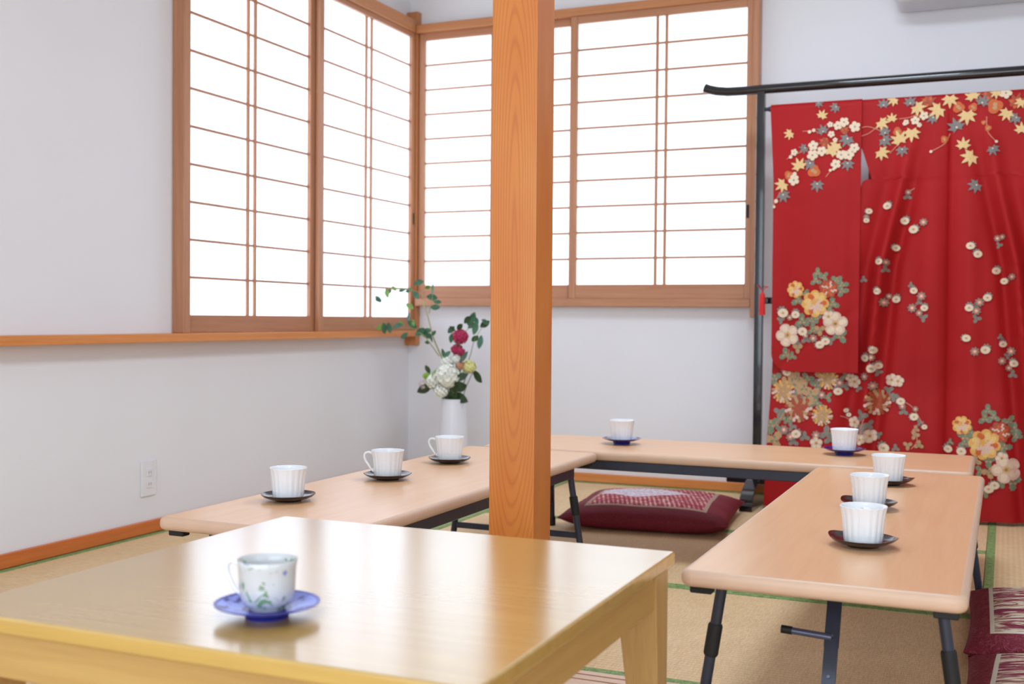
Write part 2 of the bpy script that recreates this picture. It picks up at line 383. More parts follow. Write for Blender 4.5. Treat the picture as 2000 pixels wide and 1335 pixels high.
MOTIFS=[('Y',2.028,1.546,0.0217,1),('Y',1.908,1.486,0.022,1),('Y',2.085,1.43,0.0254,1),('Y',2.066,1.403,0.0294,1),('Y',1.946,1.353,0.0299,1),('Y',1.883,1.287,0.0292,1),('Y',2.248,1.511,0.0268,0),('Y',2.287,1.52,0.0209,0),('Y',2.249,1.398,0.0287,0),('Y',2.295,1.596,0.0228,0),('Y',2.377,1.561,0.0301,0),('Y',2.455,1.548,0.0335,0),('Y',2.494,1.586,0.0296,0),('Y',2.574,1.586,0.0274,0),('Y',2.555,1.523,0.033,0),('Y',2.318,1.439,0.0322,0),('Y',2.36,1.468,0.032,0),('Y',2.692,1.521,0.027,0),('Y',2.739,1.558,0.0214,0),('Y',2.741,1.453,0.025,0),('Y',2.543,1.406,0.0267,0),('Y',2.572,1.366,0.033,0),('Y',2.654,1.599,0.0217,0),('Y',1.842,1.613,0.0101,1),('G',2.082,1.579,0.0215,1),('G',2.015,1.599,0.0178,1),('G',2.034,1.486,0.0236,1),('G',2.127,1.453,0.0292,1),('G',1.966,1.426,0.0209,1),('G',1.987,1.365,0.0258,1),('G',2.129,1.358,0.0253,1),('G',2.016,1.282,0.0267,1),('G',1.883,1.246,0.0272,1),('G',2.256,1.577,0.0229,0),('G',2.263,1.471,0.0229,0),('G',2.26,1.444,0.0267,0),('G',2.353,1.578,0.0245,0),('G',2.436,1.519,0.0224,0),('G',2.519,1.477,0.0313,0),('G',2.326,1.405,0.0246,0),('G',2.606,1.563,0.0255,0),('G',2.645,1.391,0.0236,0),('G',2.723,1.501,0.0233,0),('G',2.591,1.259,0.0274,0),('R',2.041,1.446,0.0236,1),('R',2.116,1.484,0.0195,1),('R',2.417,1.58,0.028,0),('R',2.628,1.591,0.0254,0),('R',2.72,1.555,0.0304,0),('O',2.003,1.332,0.0257,1),('O',1.904,1.322,0.0181,1),('O',2.525,1.551,0.0221,0),('O',2.575,1.548,0.0165,0),('O',2.65,1.547,0.0289,0),('O',2.308,1.474,0.0171,0),('O',2.477,1.434,0.0148,0),('O',2.628,1.467,0.0127,0),('O',2.612,1.489,0.0091,0),('p',1.998,1.432,0.0198,1),('p',1.996,1.395,0.0218,1),('p',2.031,1.409,0.0197,1),('p',2.105,1.391,0.0195,1),('p',2.132,1.39,0.0214,1),('p',2.153,1.416,0.0194,1),('p',2.085,1.356,0.0196,1),('p',1.925,1.301,0.022,1),('p',2.113,1.517,0.0195,1),('p',2.09,1.505,0.0176,1),('p',2.154,1.497,0.0213,1),('p',2.066,1.473,0.0137,1),('p',2.061,1.511,0.0118,1),('p',2.081,1.45,0.0098,1),('p',1.925,1.41,0.014,1),('p',2.687,1.593,0.0216,0),('p',2.403,1.527,0.0169,0),('p',2.372,1.511,0.0169,0),('p',2.339,1.506,0.0113,0),('p',2.387,1.493,0.0094,0),('b',1.983,1.487,0.0069,1),('b',1.999,1.492,0.0069,1),('b',1.911,1.393,0.007,1),('b',2.065,1.333,0.0059,1),('b',2.077,1.337,0.0059,1),('b',1.856,1.221,0.0081,1),('b',1.928,1.325,0.008,1),('b',2.334,1.502,0.0076,0),('b',2.43,1.39,0.0056,0),('b',2.657,1.416,0.0054,0),('b',1.848,1.199,0.0061,1),('c',2.339,1.133,0.0171,0),('c',2.371,1.099,0.0189,0),('c',2.309,1.03,0.0152,0),('c',2.574,1.032,0.0165,0),('c',2.6,1.001,0.0165,0),('c',2.664,0.939,0.0163,0),('c',2.691,0.901,0.0145,0),('c',2.376,0.866,0.0151,0),('c',2.415,0.8,0.015,0),('c',2.312,0.833,0.0171,0),('c',2.573,0.801,0.0165,0),('c',2.635,0.839,0.0164,0),('c',2.565,0.688,0.0166,0),('c',2.631,0.645,0.0183,0),('c',2.691,0.667,0.0145,0),('c',2.729,0.596,0.0162,0),('c',2.275,1.191,0.0172,0),('c',2.246,0.863,0.0154,0),('c',2.25,0.977,0.0154,0),('c',2.209,1.172,0.0135,0),('c',2.2,1.137,0.0116,0),('c',1.889,0.778,0.0222,1),('c',1.939,0.772,0.018,1),('c',1.968,0.706,0.02,1),('c',2.036,0.655,0.0178,1),('c',2.057,0.669,0.0178,1),('c',2.508,0.273,0.0168,0),('c',2.555,0.268,0.0185,0),('c',2.651,0.134,0.0183,0),('c',2.671,0.149,0.0182,0),('c',2.336,0.444,0.0171,0),('c',2.386,0.388,0.017,0),('c',2.424,0.352,0.0113,0),('c',2.104,0.474,0.0177,0),('c',1.904,0.543,0.0181,0),('c',2.202,0.606,0.0174,0),('c',2.234,0.638,0.0174,0),('c',2.227,0.567,0.0193,0),('c',2.252,0.577,0.0154,0),('c',1.949,0.303,0.0201,0),('c',2.134,0.401,0.0098,0),('c',2.144,0.384,0.0098,0),('c',2.279,0.265,0.023,0),('k',2.407,1.125,0.015,0),('k',2.404,0.845,0.0169,0),('k',2.371,0.8,0.017,0),('k',2.397,0.781,0.0132,0),('k',2.608,0.822,0.0165,0),('k',2.598,0.79,0.0165,0),('k',2.595,0.639,0.0165,0),('k',2.689,0.605,0.0145,0),('k',2.719,0.641,0.0162,0),('k',2.712,0.579,0.0126,0),('k',2.666,1.06,0.0127,0),('k',2.682,1.064,0.0108,0),('k',2.717,0.916,0.0126,0),('k',2.269,0.821,0.0173,0),('k',2.276,0.974,0.0134,0),('k',2.01,0.68,0.0159,1),('k',1.916,0.76,0.0121,1),('k',2.342,0.425,0.0133,0),('k',2.39,0.417,0.0113,0),('k',2.229,0.61,0.0135,0),('k',2.201,0.535,0.0155,0),('k',2.234,0.5,0.0174,0),('k',2.042,0.458,0.0158,0),('k',2.109,0.508,0.0157,0),('k',1.901,0.317,0.0182,0),('k',1.928,0.291,0.0181,0),('k',2.027,0.302,0.0179,0),('k',2.35,1.241,0.0113,0),('k',2.2,1.149,0.0116,0),('k',2.285,0.845,0.0115,0),('k',1.98,0.69,0.012,1),('g',2.412,0.764,0.0169,0),('g',2.599,0.761,0.0165,0),('g',2.726,0.555,0.0162,0),('g',2.672,1.035,0.0127,0),('g',2.347,1.226,0.0151,0),('g',2.365,0.888,0.0113,0),('g',2.682,0.694,0.0109,0),('g',2.273,0.947,0.0153,0),('g',2.19,0.91,0.0136,0),('g',2.281,1.187,0.0115,0),('g',1.945,0.457,0.0281,0),('g',1.88,0.383,0.0243,0),('g',2.197,0.386,0.0233,0),('g',2.198,0.338,0.0272,0),('g',2.223,0.351,0.0193,0),('g',2.313,0.461,0.0153,0),('g',2.347,0.406,0.0171,0),('g',2.407,0.367,0.0132,0),('g',2.177,0.488,0.0156,0),('g',2.29,0.484,0.0192,0),('g',2.309,0.459,0.0172,0),('g',2.257,0.313,0.0154,0),('g',2.25,0.552,0.0154,0),('g',2.076,0.673,0.0177,1),('g',1.982,0.676,0.0199,1),('g',1.88,0.75,0.0162,1),('g',1.947,0.661,0.018,1),('g',2.067,0.312,0.0277,0),('g',2.081,0.291,0.0237,0),('g',1.983,0.294,0.02,0),('g',1.94,0.272,0.0201,0),('g',2.129,0.495,0.0176,0),('g',2.395,0.822,0.0132,0),('g',2.595,0.807,0.0128,0),('g',2.707,0.624,0.0126,0),('g',2.322,0.267,0.0153,0),('g',1.931,0.33,0.0181,0),('g',1.958,0.417,0.02,0),('g',2.012,0.503,0.0179,0),('L',2.024,0.935,0.0198,1),('L',2.017,0.905,0.0218,1),('L',2.048,0.919,0.0197,1),('L',2.096,0.907,0.0216,1),('L',2.116,0.889,0.0235,1),('L',2.116,0.865,0.0235,1),('L',1.949,0.829,0.028,1),('L',1.976,0.853,0.0199,1),('L',2.082,0.815,0.0255,1),('L',2.071,0.791,0.0197,1),('L',1.965,0.746,0.0299,1),('L',2.003,0.751,0.0219,1),('L',2.022,0.759,0.0198,1),('L',2.007,0.712,0.0219,1),('L',2.115,0.69,0.0274,1),('L',1.901,0.614,0.0262,1),('L',1.927,0.608,0.0181,1),('L',2.643,0.421,0.0219,0),('L',2.634,0.391,0.0238,0),('L',2.664,0.398,0.0218,0),('L',2.716,0.383,0.0235,0),('L',2.734,0.353,0.0252,0),('L',2.74,0.329,0.0216,0),('L',2.568,0.321,0.0295,0),('L',2.584,0.342,0.0221,0),('L',2.702,0.289,0.0254,0),('L',2.692,0.272,0.02,0),('L',2.649,0.239,0.0256,0),('L',2.565,0.299,0.0203,0),('L',2.622,0.199,0.022,0),('L',2.732,0.162,0.0289,0),('L',2.697,0.16,0.02,0),('L',2.642,0.12,0.0183,0),('L',1.854,0.519,0.0284,0),('L',1.984,0.519,0.0259,0),('L',2.022,0.499,0.0238,0),('L',2.128,0.533,0.0196,0),('L',2.019,0.429,0.0278,0),('L',1.893,0.365,0.0243,0),('L',1.847,0.335,0.0366,0),('L',1.869,0.336,0.0203,0),('L',1.889,0.308,0.0243,0),('L',2.066,0.451,0.0197,0),('L',2.032,0.367,0.0198,0),('L',2.515,0.299,0.013,0),('L',1.915,0.354,0.0181,0),('T',2.035,0.713,0.0218,1),('T',1.949,0.641,0.02,1),('T',1.925,0.501,0.0402,0),('T',1.945,0.521,0.0281,0),('T',1.973,0.482,0.032,0),('T',1.999,0.458,0.0358,0),('T',1.865,0.276,0.0365,0),('T',2.391,0.32,0.017,0),('T',2.406,0.284,0.017,0),('T',2.366,0.28,0.0171,0),('T',2.65,0.195,0.0237,0),('T',2.605,0.236,0.0202,0),('T',2.394,0.343,0.0132,0),('T',2.039,0.53,0.0277,0),('T',1.893,0.5,0.0242,0),('P',2.016,0.815,0.0535,1),('P',2.634,0.297,0.0566,0),('Q',1.938,0.871,0.034,1),('Q',2.555,0.364,0.0351,0),('X',2.066,0.873,0.0374,1),('X',2.686,0.343,0.0399,0),('W',1.908,0.691,0.0463,1),('W',2.093,0.737,0.0471,1),('W',2.709,0.208,0.0506,0),('W',2.067,0.765,0.0236,1),('W',2.694,0.249,0.0236,0),('W',2.167,0.357,0.0234,0),('W',2.227,0.308,0.0271,0),('W',2.193,0.296,0.0214,0),('W',2.029,0.272,0.0258,0),('W',2.301,0.524,0.0248,0),('W',2.324,0.52,0.0229,0),('W',2.161,0.512,0.0253,0),('W',2.146,0.527,0.0176,0),('K',1.954,0.402,0.0521,0),('K',2.252,0.437,0.0481,0),('J',1.891,0.467,0.0444,0),('J',2.047,0.38,0.0396,0),('J',2.065,0.521,0.0394,0)]
STEMS=[([(2.161,1.491),(2.201,1.498),(2.256,1.475)],0),([(2.15,1.458),(2.201,1.471),(2.233,1.496)],0),([(1.956,1.491),(1.999,1.49),(2.019,1.481)],1),([(1.896,1.385),(1.921,1.4),(1.957,1.411)],1),([(2.048,1.308),(2.064,1.328),(2.083,1.349)],1),([(2.313,1.521),(2.35,1.524),(2.377,1.534)],0),([(2.281,1.392),(2.301,1.414),(2.314,1.429)],0),([(2.496,1.456),(2.479,1.419),(2.43,1.39)],0),([(2.622,1.511),(2.627,1.454),(2.657,1.416)],0),([(1.908,0.585),(1.912,0.608),(1.915,0.634)],1),([(2.323,0.452),(2.379,0.423),(2.424,0.349)],0),([(2.379,0.267),(2.399,0.301),(2.387,0.355)],0),([(1.861,0.331),(1.885,0.363),(1.904,0.394)],0),([(2.115,0.379),(2.134,0.373),(2.16,0.355)],0),([(2.199,0.307),(2.196,0.336),(2.207,0.376)],0),([(1.844,1.203),(1.859,1.231),(1.871,1.257)],1),([(2.372,1.256),(2.359,1.249),(2.345,1.244)],0)]
FL_b1stem=[(0.449,0.389),(0.391,0.539),(0.349,0.657),(0.322,0.767),(0.281,0.818)]
FL_b1a=[(0.302,0.795),(0.28,0.852),(0.223,0.875),(0.117,0.871),(0.05,0.836)]
FL_b1a2=[(0.322,0.767),(0.34,0.818),(0.348,0.864),(0.314,0.887),(0.275,0.905)]
FL_b1b=[(0.375,0.577),(0.323,0.652),(0.276,0.679),(0.211,0.701),(0.091,0.7)]
FL_b1leaf=[(0.275,0.905,0.019),(0.314,0.887,0.015),(0.348,0.875,0.022),(0.332,0.841,0.022),(0.254,0.85,0.019),(0.217,0.871,0.015),(0.191,0.871,0.015),(0.138,0.88,0.012),(0.111,0.859,0.019),(0.109,0.869,0.015),(0.047,0.834,0.019),(0.063,0.827,0.012),(0.223,0.799,0.017),(0.348,0.795,0.019),(0.358,0.818,0.015),(0.216,0.75,0.017),(0.078,0.702,0.019),(0.104,0.698,0.022),(0.123,0.701,0.019),(0.16,0.71,0.019),(0.171,0.72,0.015),(0.203,0.667,0.017),(0.245,0.718,0.022),(0.255,0.725,0.015),(0.297,0.675,0.022),(0.276,0.684,0.022),(0.307,0.691,0.015),(0.341,0.662,0.019),(0.316,0.638,0.012),(0.357,0.68,0.012)]
FL_b2stem=[(0.453,0.408),(0.432,0.521),(0.457,0.613),(0.494,0.67),(0.532,0.716)]
FL_b2b=[(0.458,0.431),(0.52,0.569),(0.557,0.649),(0.594,0.717)]
FL_b2leaf=[(0.441,0.697,0.019),(0.451,0.702,0.015),(0.431,0.658,0.017),(0.484,0.711,0.017),(0.519,0.727,0.019),(0.516,0.741,0.017),(0.529,0.716,0.017),(0.541,0.75,0.022),(0.549,0.739,0.015),(0.592,0.724,0.022),(0.601,0.733,0.015),(0.406,0.589,0.019),(0.424,0.585,0.017),(0.401,0.58,0.012),(0.557,0.705,0.024),(0.582,0.642,0.024),(0.545,0.66,0.019)]
FL_white=[(0.44,0.492,0.051),(0.376,0.467,0.036),(0.418,0.425,0.029),(0.419,0.553,0.027),(0.465,0.563,0.022),(0.317,0.449,0.022)]
FL_pink=[(0.479,0.666,0.032),(0.457,0.608,0.024),(0.49,0.598,0.017)]
FL_yel=[(0.528,0.533,0.029),(0.498,0.539,0.017)]
FL_green=[(0.337,0.489,0.015),(0.391,0.497,0.022)]
FL_dark=[(0.52,0.576,0.027),(0.508,0.489,0.032),(0.491,0.45,0.039),(0.574,0.491,0.034),(0.497,0.396,0.039),(0.438,0.407,0.034),(0.325,0.433,0.036),(0.342,0.519,0.019),(0.514,0.444,0.029),(0.459,0.394,0.029),(0.471,0.436,0.029)]
# ------------------------------------------------------------------ room shell
RX, RY, RZ = 4.4, -7.0, 2.5
bm = bm_new(); box(bm, -0.1, RX + 0.1, RY - 0.1, 0.1, -0.12, -0.031); struct(obj('floor', bm, M['thresh'], smooth=False))
bm = bm_new(); box(bm, -0.1, RX + 0.1, RY - 0.1, 0.1, RZ, RZ + 0.1); struct(obj('ceiling', bm, M['ceiling'], smooth=False))
bm = bm_new(); box(bm, -0.1, 0, RY - 0.1, 0.1, -0.031, RZ); struct(obj('wall_left', bm, M['wall'], smooth=False))
bm = bm_new(); box(bm, 0, RX, 0, 0.1, -0.031, RZ); struct(obj('wall_back', bm, M['wall'], smooth=False))
bm = bm_new(); box(bm, RX, RX + 0.1, RY - 0.1, 0.1, -0.031, RZ); struct(obj('wall_right', bm, M['wall'], smooth=False))
bm = bm_new(); box(bm, 0, RX, RY - 0.1, RY, -0.031, RZ); struct(obj('wall_front', bm, M['wall'], smooth=False))
bm = bm_new(); box(bm, 0, 0.012, RY, -0.012, 0, 0.044, 0.002, 1); struct(obj('baseboard_left', bm, M['base_y']))
bm = bm_new(); box(bm, 0, RX, -0.012, 0, 0, 0.040, 0.002, 1); struct(obj('baseboard_back', bm, M['base_x']))
# long sill board along the left wall, and the corner post
bm = bm_new(); box(bm, 0, 0.072, -4.2, -0.04, 0.657, 0.687, 0.003, 2); struct(obj('trim_1', bm, M['sill']))
bm = bm_new(); box(bm, 0, 0.062, -0.04, 0, 0.612, 2.232, 0.003, 2); struct(obj('trim_2', bm, M['post_wood']))
# threshold between the two rooms, with its two sliding grooves
bm = bm_new()
ys = [-2.667, -2.687, -2.695, -2.719, -2.727, -2.79]
for i in range(5):
    if i in (1, 3): box(bm, 0.012, RX, ys[i + 1], ys[i], -0.031, -0.007, mi=1)
    else: box(bm, 0.012, RX, ys[i + 1], ys[i], -0.031, 0.0, mi=0)
struct(obj('trim_3', bm, [M['thresh'], M['groove']], smooth=False))
bm = bm_new(); box(bm, 0, RX, -2.785, -2.68, 2.28, RZ, 0.003, 1); struct(obj('trim_4', bm, M['header_x']))

# ------------------------------------------------------------------ tatami mats
def mat(name, x0, x1, y0, y1, along, label):
    t = empty(name, ((x0 + x1) / 2, (y0 + y1) / 2, 0))
    hx, hy = (x1 - x0) / 2 - 0.0008, (y1 - y0) / 2 - 0.0008
    b = bm_new(); box(b, -hx, hx, -hy, hy, -0.03, -0.0015)
    obj('rush_surface', b, M['tatami'] if along == 'x' else M['tatami_y'], t, smooth=False)
    w = 0.026
    for s in (-1, 1):
        b = bm_new()
        if along == 'x': box(b, -hx, hx, s * hy - (w if s > 0 else 0), s * hy + (w if s < 0 else 0), -0.0299, 0.0, 0.0006, 1)
        else: box(b, s * hx - (w if s > 0 else 0), s * hx + (w if s < 0 else 0), -hy, hy, -0.0299, 0.0, 0.0006, 1)
        obj('cloth_border', b, M['heri'], t)
    tag(t, label, 'tatami mat', 'tatami mats on the floor')
    return t
mat('tatami_mat', 0.012, 0.868, -1.33, -0.012, 'y', 'straw tatami mat in the far left corner, under the flower vase')
mat('tatami_mat', 0.012, 0.868, -2.667, -1.33, 'y', 'straw tatami mat along the left wall beside the near end of the left table')
mat('tatami_mat', 0.868, 2.652, -0.94, -0.012, 'x', 'straw tatami mat running along the foot of the back wall under the maroon cushion')
mat('tatami_mat', 0.868, 2.652, -1.83, -0.94, 'x', 'straw tatami mat in the middle of the room between the tables')
mat('tatami_mat', 0.868, 2.652, -2.667, -1.83, 'x', 'straw tatami mat nearest the grooved threshold, under the ends of the side tables')
mat('tatami_mat', 2.652, 3.56, -1.33, -0.012, 'y', 'straw tatami mat on the right edge of the photo below the red kimono hem')
mat('tatami_mat', 2.652, 3.56, -2.667, -1.33, 'y', 'straw tatami mat on the right edge under the two patterned cushions')
mat('tatami_mat', 3.56, RX, -2.667, -0.012, 'y', 'straw tatami mat beside the right wall, outside the photo')
mat('tatami_mat', 0.012, 1.8, -3.7, -2.79, 'x', 'straw tatami mat on the near side of the threshold at the left wall')
mat('tatami_mat', 1.8, 3.6, -3.7, -2.79, 'x', 'straw tatami mat on the near side of the threshold under the yellow table legs')
mat('tatami_mat', 3.6, RX, -3.7, -2.79, 'x', 'straw tatami mat on the near side of the threshold by the right wall')
for i, (a, b_) in enumerate([(0.012, 1.8), (1.8, 3.6), (3.6, RX)]):
    mat('tatami_mat', a, b_, -7.0, -3.7, 'x', ['straw tatami floor mat behind the viewer on the left', 'straw tatami floor mat behind the viewer in the middle', 'straw tatami floor mat behind the viewer on the right'][i])

# ------------------------------------------------------------------ shoji windows
def shoji(win, plane, u0, u1, z0, z1, depth_dir, wallaxis, stile, rail_t, rail_b, vm, pitch, mats, pull_u=None, pull_z=(1.193, 1.251), paper='paper_left'):
    """u runs along the wall; plane is the paper's distance into the room"""
    def B(b, u_0, u_1, d0, d1, z_0, z_1, bev=0.0015, mi=0):
        if wallaxis == 'x': box(b, min(d0, d1), max(d0, d1), u_0, u_1, z_0, z_1, bev, 1, mi)
        else: box(b, u_0, u_1, min(-d0, -d1), max(-d0, -d1), z_0, z_1, bev, 1, mi)
    d0, d1 = plane - 0.005, plane + 0.017
    b = bm_new()
    B(b, u0 - stile[0], u0, d0, d1, z0 - rail_b, z1 + rail_t, mi=0)
    B(b, u1, u1 + stile[1], d0, d1, z0 - rail_b, z1 + rail_t, mi=0)
    B(b, u0, u1, d0, d1, z1, z1 + rail_t, mi=1)
    B(b, u0, u1, d0, d1, z0 - rail_b, z0, mi=1)
    s = obj('shoji_screen', b, mats, win)
    b = bm_new(); B(b, u0, u1, plane - 0.001, plane, z0, z1, 0)
    obj('shoji_paper', b, M[paper], s, smooth=False)
    b = bm_new()
    for v in vm: B(b, v - 0.006, v + 0.006, plane + 0.0003, plane + 0.0105, z0, z1, 0.0008, 0)
    for k in range(1, 10): B(b, u0, u1, plane + 0.0003, plane + 0.009, z0 + pitch * k - 0.0046, z0 + pitch * k + 0.0046, 0.0008, 1)
    obj('lattice', b, mats, s)
    if pull_u is not None:
        b = bm_new(); B(b, pull_u - 0.006, pull_u + 0.006, d1 - 0.002, d1 + 0.0012, pull_z[0], pull_z[1], 0.001)
        pl = obj('finger_pull', b, M['rubber'], s); pl['label'] = 'black recessed finger pull'
    return s
FM = [M['frame'], M['frame_y']]; FX = [M['frame'], M['frame_x']]
w1 = struct(empty('window_1', (0, 0, 0)))
shoji(w1, 0.008, -1.666, -0.904, 0.7513, 2.1013, 1, 'x', (0.032, 0.060), 0.024, 0.064, (-1.318, -1.273), 0.135, FM, -1.681)
shoji(w1, 0.034, -0.8415, -0.0735, 0.7513, 2.1013, 1, 'x', (0.033, 0.031), 0.024, 0.064, (-0.483, -0.437), 0.135, FM, -0.052, (1.2, 1.256))
b = bm_new(); box(b, 0, 0.052, -1.735, -1.698, 0.687, 2.185, 0.002, 1)
box(b, 0.0, 0.03, -0.042, -0.04, 0.687, 2.12, 0, 1)
obj('window_jamb', b, M['frame'], w1)
b = bm_new(); box(b, 0, 0.062, -1.735, -0.0405, 2.1253, 2.185, 0.002, 1); obj('window_lintel', b, M['header_y'], w1)
w2 = struct(empty('window_2', (0, 0, 0)))
shoji(w2, 0.008, 0.0945, 0.847, 0.9043, 2.0903, -1, 'y', (0.03, 0.055), 0.034, 0.063, (0.45, 0.492), 0.1186, FX, None, paper='paper_back')
shoji(w2, 0.034, 0.892, 1.6648, 0.9043, 2.0903, -1, 'y', (0.033, 0.025), 0.034, 0.063, (1.265, 1.307), 0.1186, FX, 1.676, (1.187, 1.244), paper='paper_back')
b = bm_new(); box(b, 1.690, 1.718, -0.055, 0, 0.76, 2.162, 0.002, 1); obj('window_jamb', b, M['frame'], w2)
b = bm_new(); box(b, 0.0625, 1.690, -0.06, 0, 2.1243, 2.162, 0.002, 1); obj('window_lintel', b, M['header_x'], w2)
b = bm_new(); box(b, 0.0625, 1.690, -0.056, 0, 0.805, 0.8413, 0.002, 1); obj('window_sill', b, M['frame_x'], w2)
# unseen glowing window, added behind the viewer to light the room
w3 = struct(empty('added_window_3', (0, 0, 0)))
b = bm_new()
for x in (0.5, 1.38, 2.26, 3.14, 4.02): box(b, x - 0.02, x + 0.02, RY, RY + 0.05, 0.3, 2.05, 0.002, 1)
for z in (0.27, 2.02): box(b, 0.48, 4.04, RY, RY + 0.055, z, z + 0.05, 0.002, 1)
for k in range(1, 9): box(b, 0.52, 4.0, RY + 0.012, RY + 0.022, 0.32 + 0.19 * k, 0.328 + 0.19 * k)
obj('added_window_frame', b, M['frame_x'], w3)
b = bm_new(); box(b, 0.52, 4.0, RY, RY + 0.01, 0.32, 2.02); obj('shoji_paper', b, M['glow_rear'], w3, smooth=False)

# ------------------------------------------------------------------ pillar
b = bm_new(); box(b, -0.051, 0.051, -0.0475, 0.0475, 0.0, RZ, 0.0025, 2)
tag(obj('wooden_pillar', b, M['pillar'], loc=(1.763, -2.7325, 0.0)), 'square orange cedar pillar standing in the middle of the picture', 'pillar')

# ------------------------------------------------------------------ outlet, air conditioner, ceiling lamps
t = empty('wall_outlet', (0.0, -1.857, 0.19)); tag(t, 'white double power outlet low on the left wall', 'power outlet')
b = bm_new(); box(b, 0, 0.007, -0.036, 0.036, -0.0615, 0.0615, 0.003, 2); obj('cover_plate', b, M['outlet'], t)
for dz in (0.02, -0.02):
    b = bm_new(); box(b, 0.0068, 0.0098, -0.012, 0.012, dz - 0.014, dz + 0.014, 0.001, 1); s = obj('socket', b, M['outlet'], t)
    for dy in (-0.005, 0.005):
        b = bm_new(); box(b, 0.0095, 0.0102, dy - 0.001, dy + 0.001, dz - 0.005, dz + 0.005)
        obj('slot', b, M['slot'], s, smooth=False)
t = empty('air_conditioner', (2.67, 0, 2.005)); tag(t, 'white wall air conditioner whose underside shows at the top right edge', 'air conditioner')
b = bm_new(); box(b, -0.40, 0.40, -0.21, 0, 0.0, 0.27, 0.04, 6); obj('body', b, M['ac'], t)
b = bm_new(); box(b, -0.33, 0.33, -0.213, -0.14, 0.004, 0.05, 0.004, 1); obj('air_flap', b, M['ac'], t)
for (y, which) in ((-1.6, 'square white ceiling lamp over the low tables'), (-4.9, 'square white ceiling lamp, unseen, added over the viewer for light')):  # the second lamp is unseen, added to brighten the near room
    t = empty('ceiling_lamp', (2.2, y, RZ)); tag(t, which, 'ceiling lamp', 'ceiling lamps')
    b = bm_new(); box(b, -0.3, 0.3, -0.3, 0.3, -0.05, 0, 0.004, 1); obj('lamp_frame', b, M['lamp_body'], t)
    b = bm_new(); box(b, -0.28, 0.28, -0.28, 0.28, -0.11, -0.05, 0.015, 3); obj('diffuser', b, M['lamp'], t)

# ------------------------------------------------------------------ low folding tables
def slab(b, hx, hy, z0, z1, rc, mi_top=0, mi_edge=1):
    """rounded rectangle top with a bullnose edge"""
    def outline(ins, z, n=8):
        o = []; r = max(rc - ins, 0.004)
        for cx, cy, a0 in ((hx - rc, hy - rc, 0), (-hx + rc, hy - rc, 90), (-hx + rc, -hy + rc, 180), (hx - rc, -hy + rc, 270)):
            for k in range(n + 1):
                a = math.radians(a0 + 90 * k / n)
                o.append(b.verts.new((cx + r * math.cos(a), cy + r * math.sin(a), z)))
        return o
    h = (z1 - z0); rr = h * 0.42
    prof = []
    for k in range(7):
        a = PI / 2 * k / 6
        prof.append((rr * (1 - math.sin(a)), z0 + rr * (1 - math.cos(a))))
    for k in range(7):
        a = PI / 2 * k / 6
        prof.append((rr * (1 - math.cos(a)), z1 - rr * (1 - math.sin(a))))
    rings = [outline(i, z) for i, z in prof]
    n = len(rings[0])
    for i in range(len(rings) - 1):
        for k in range(n):
            b.faces.new([rings[i][k], rings[i][(k + 1) % n], rings[i + 1][(k + 1) % n], rings[i + 1][k]]).material_index = mi_edge
    b.faces.new(rings[-1]).material_index = mi_top; b.faces.new(rings[0][::-1]).material_index = mi_edge
def leg_bm(s, e):
    """s: side (+-1 in x), e: end (+-1 in y)"""
    b = bm_new()
    top = Vector((s * 0.180, e * 0.612, 0.296)); bot = Vector((s * 0.222, e * 0.622, 0.012))
    tube(b, [top, bot], 0.0098, 14)
    return b, top, bot
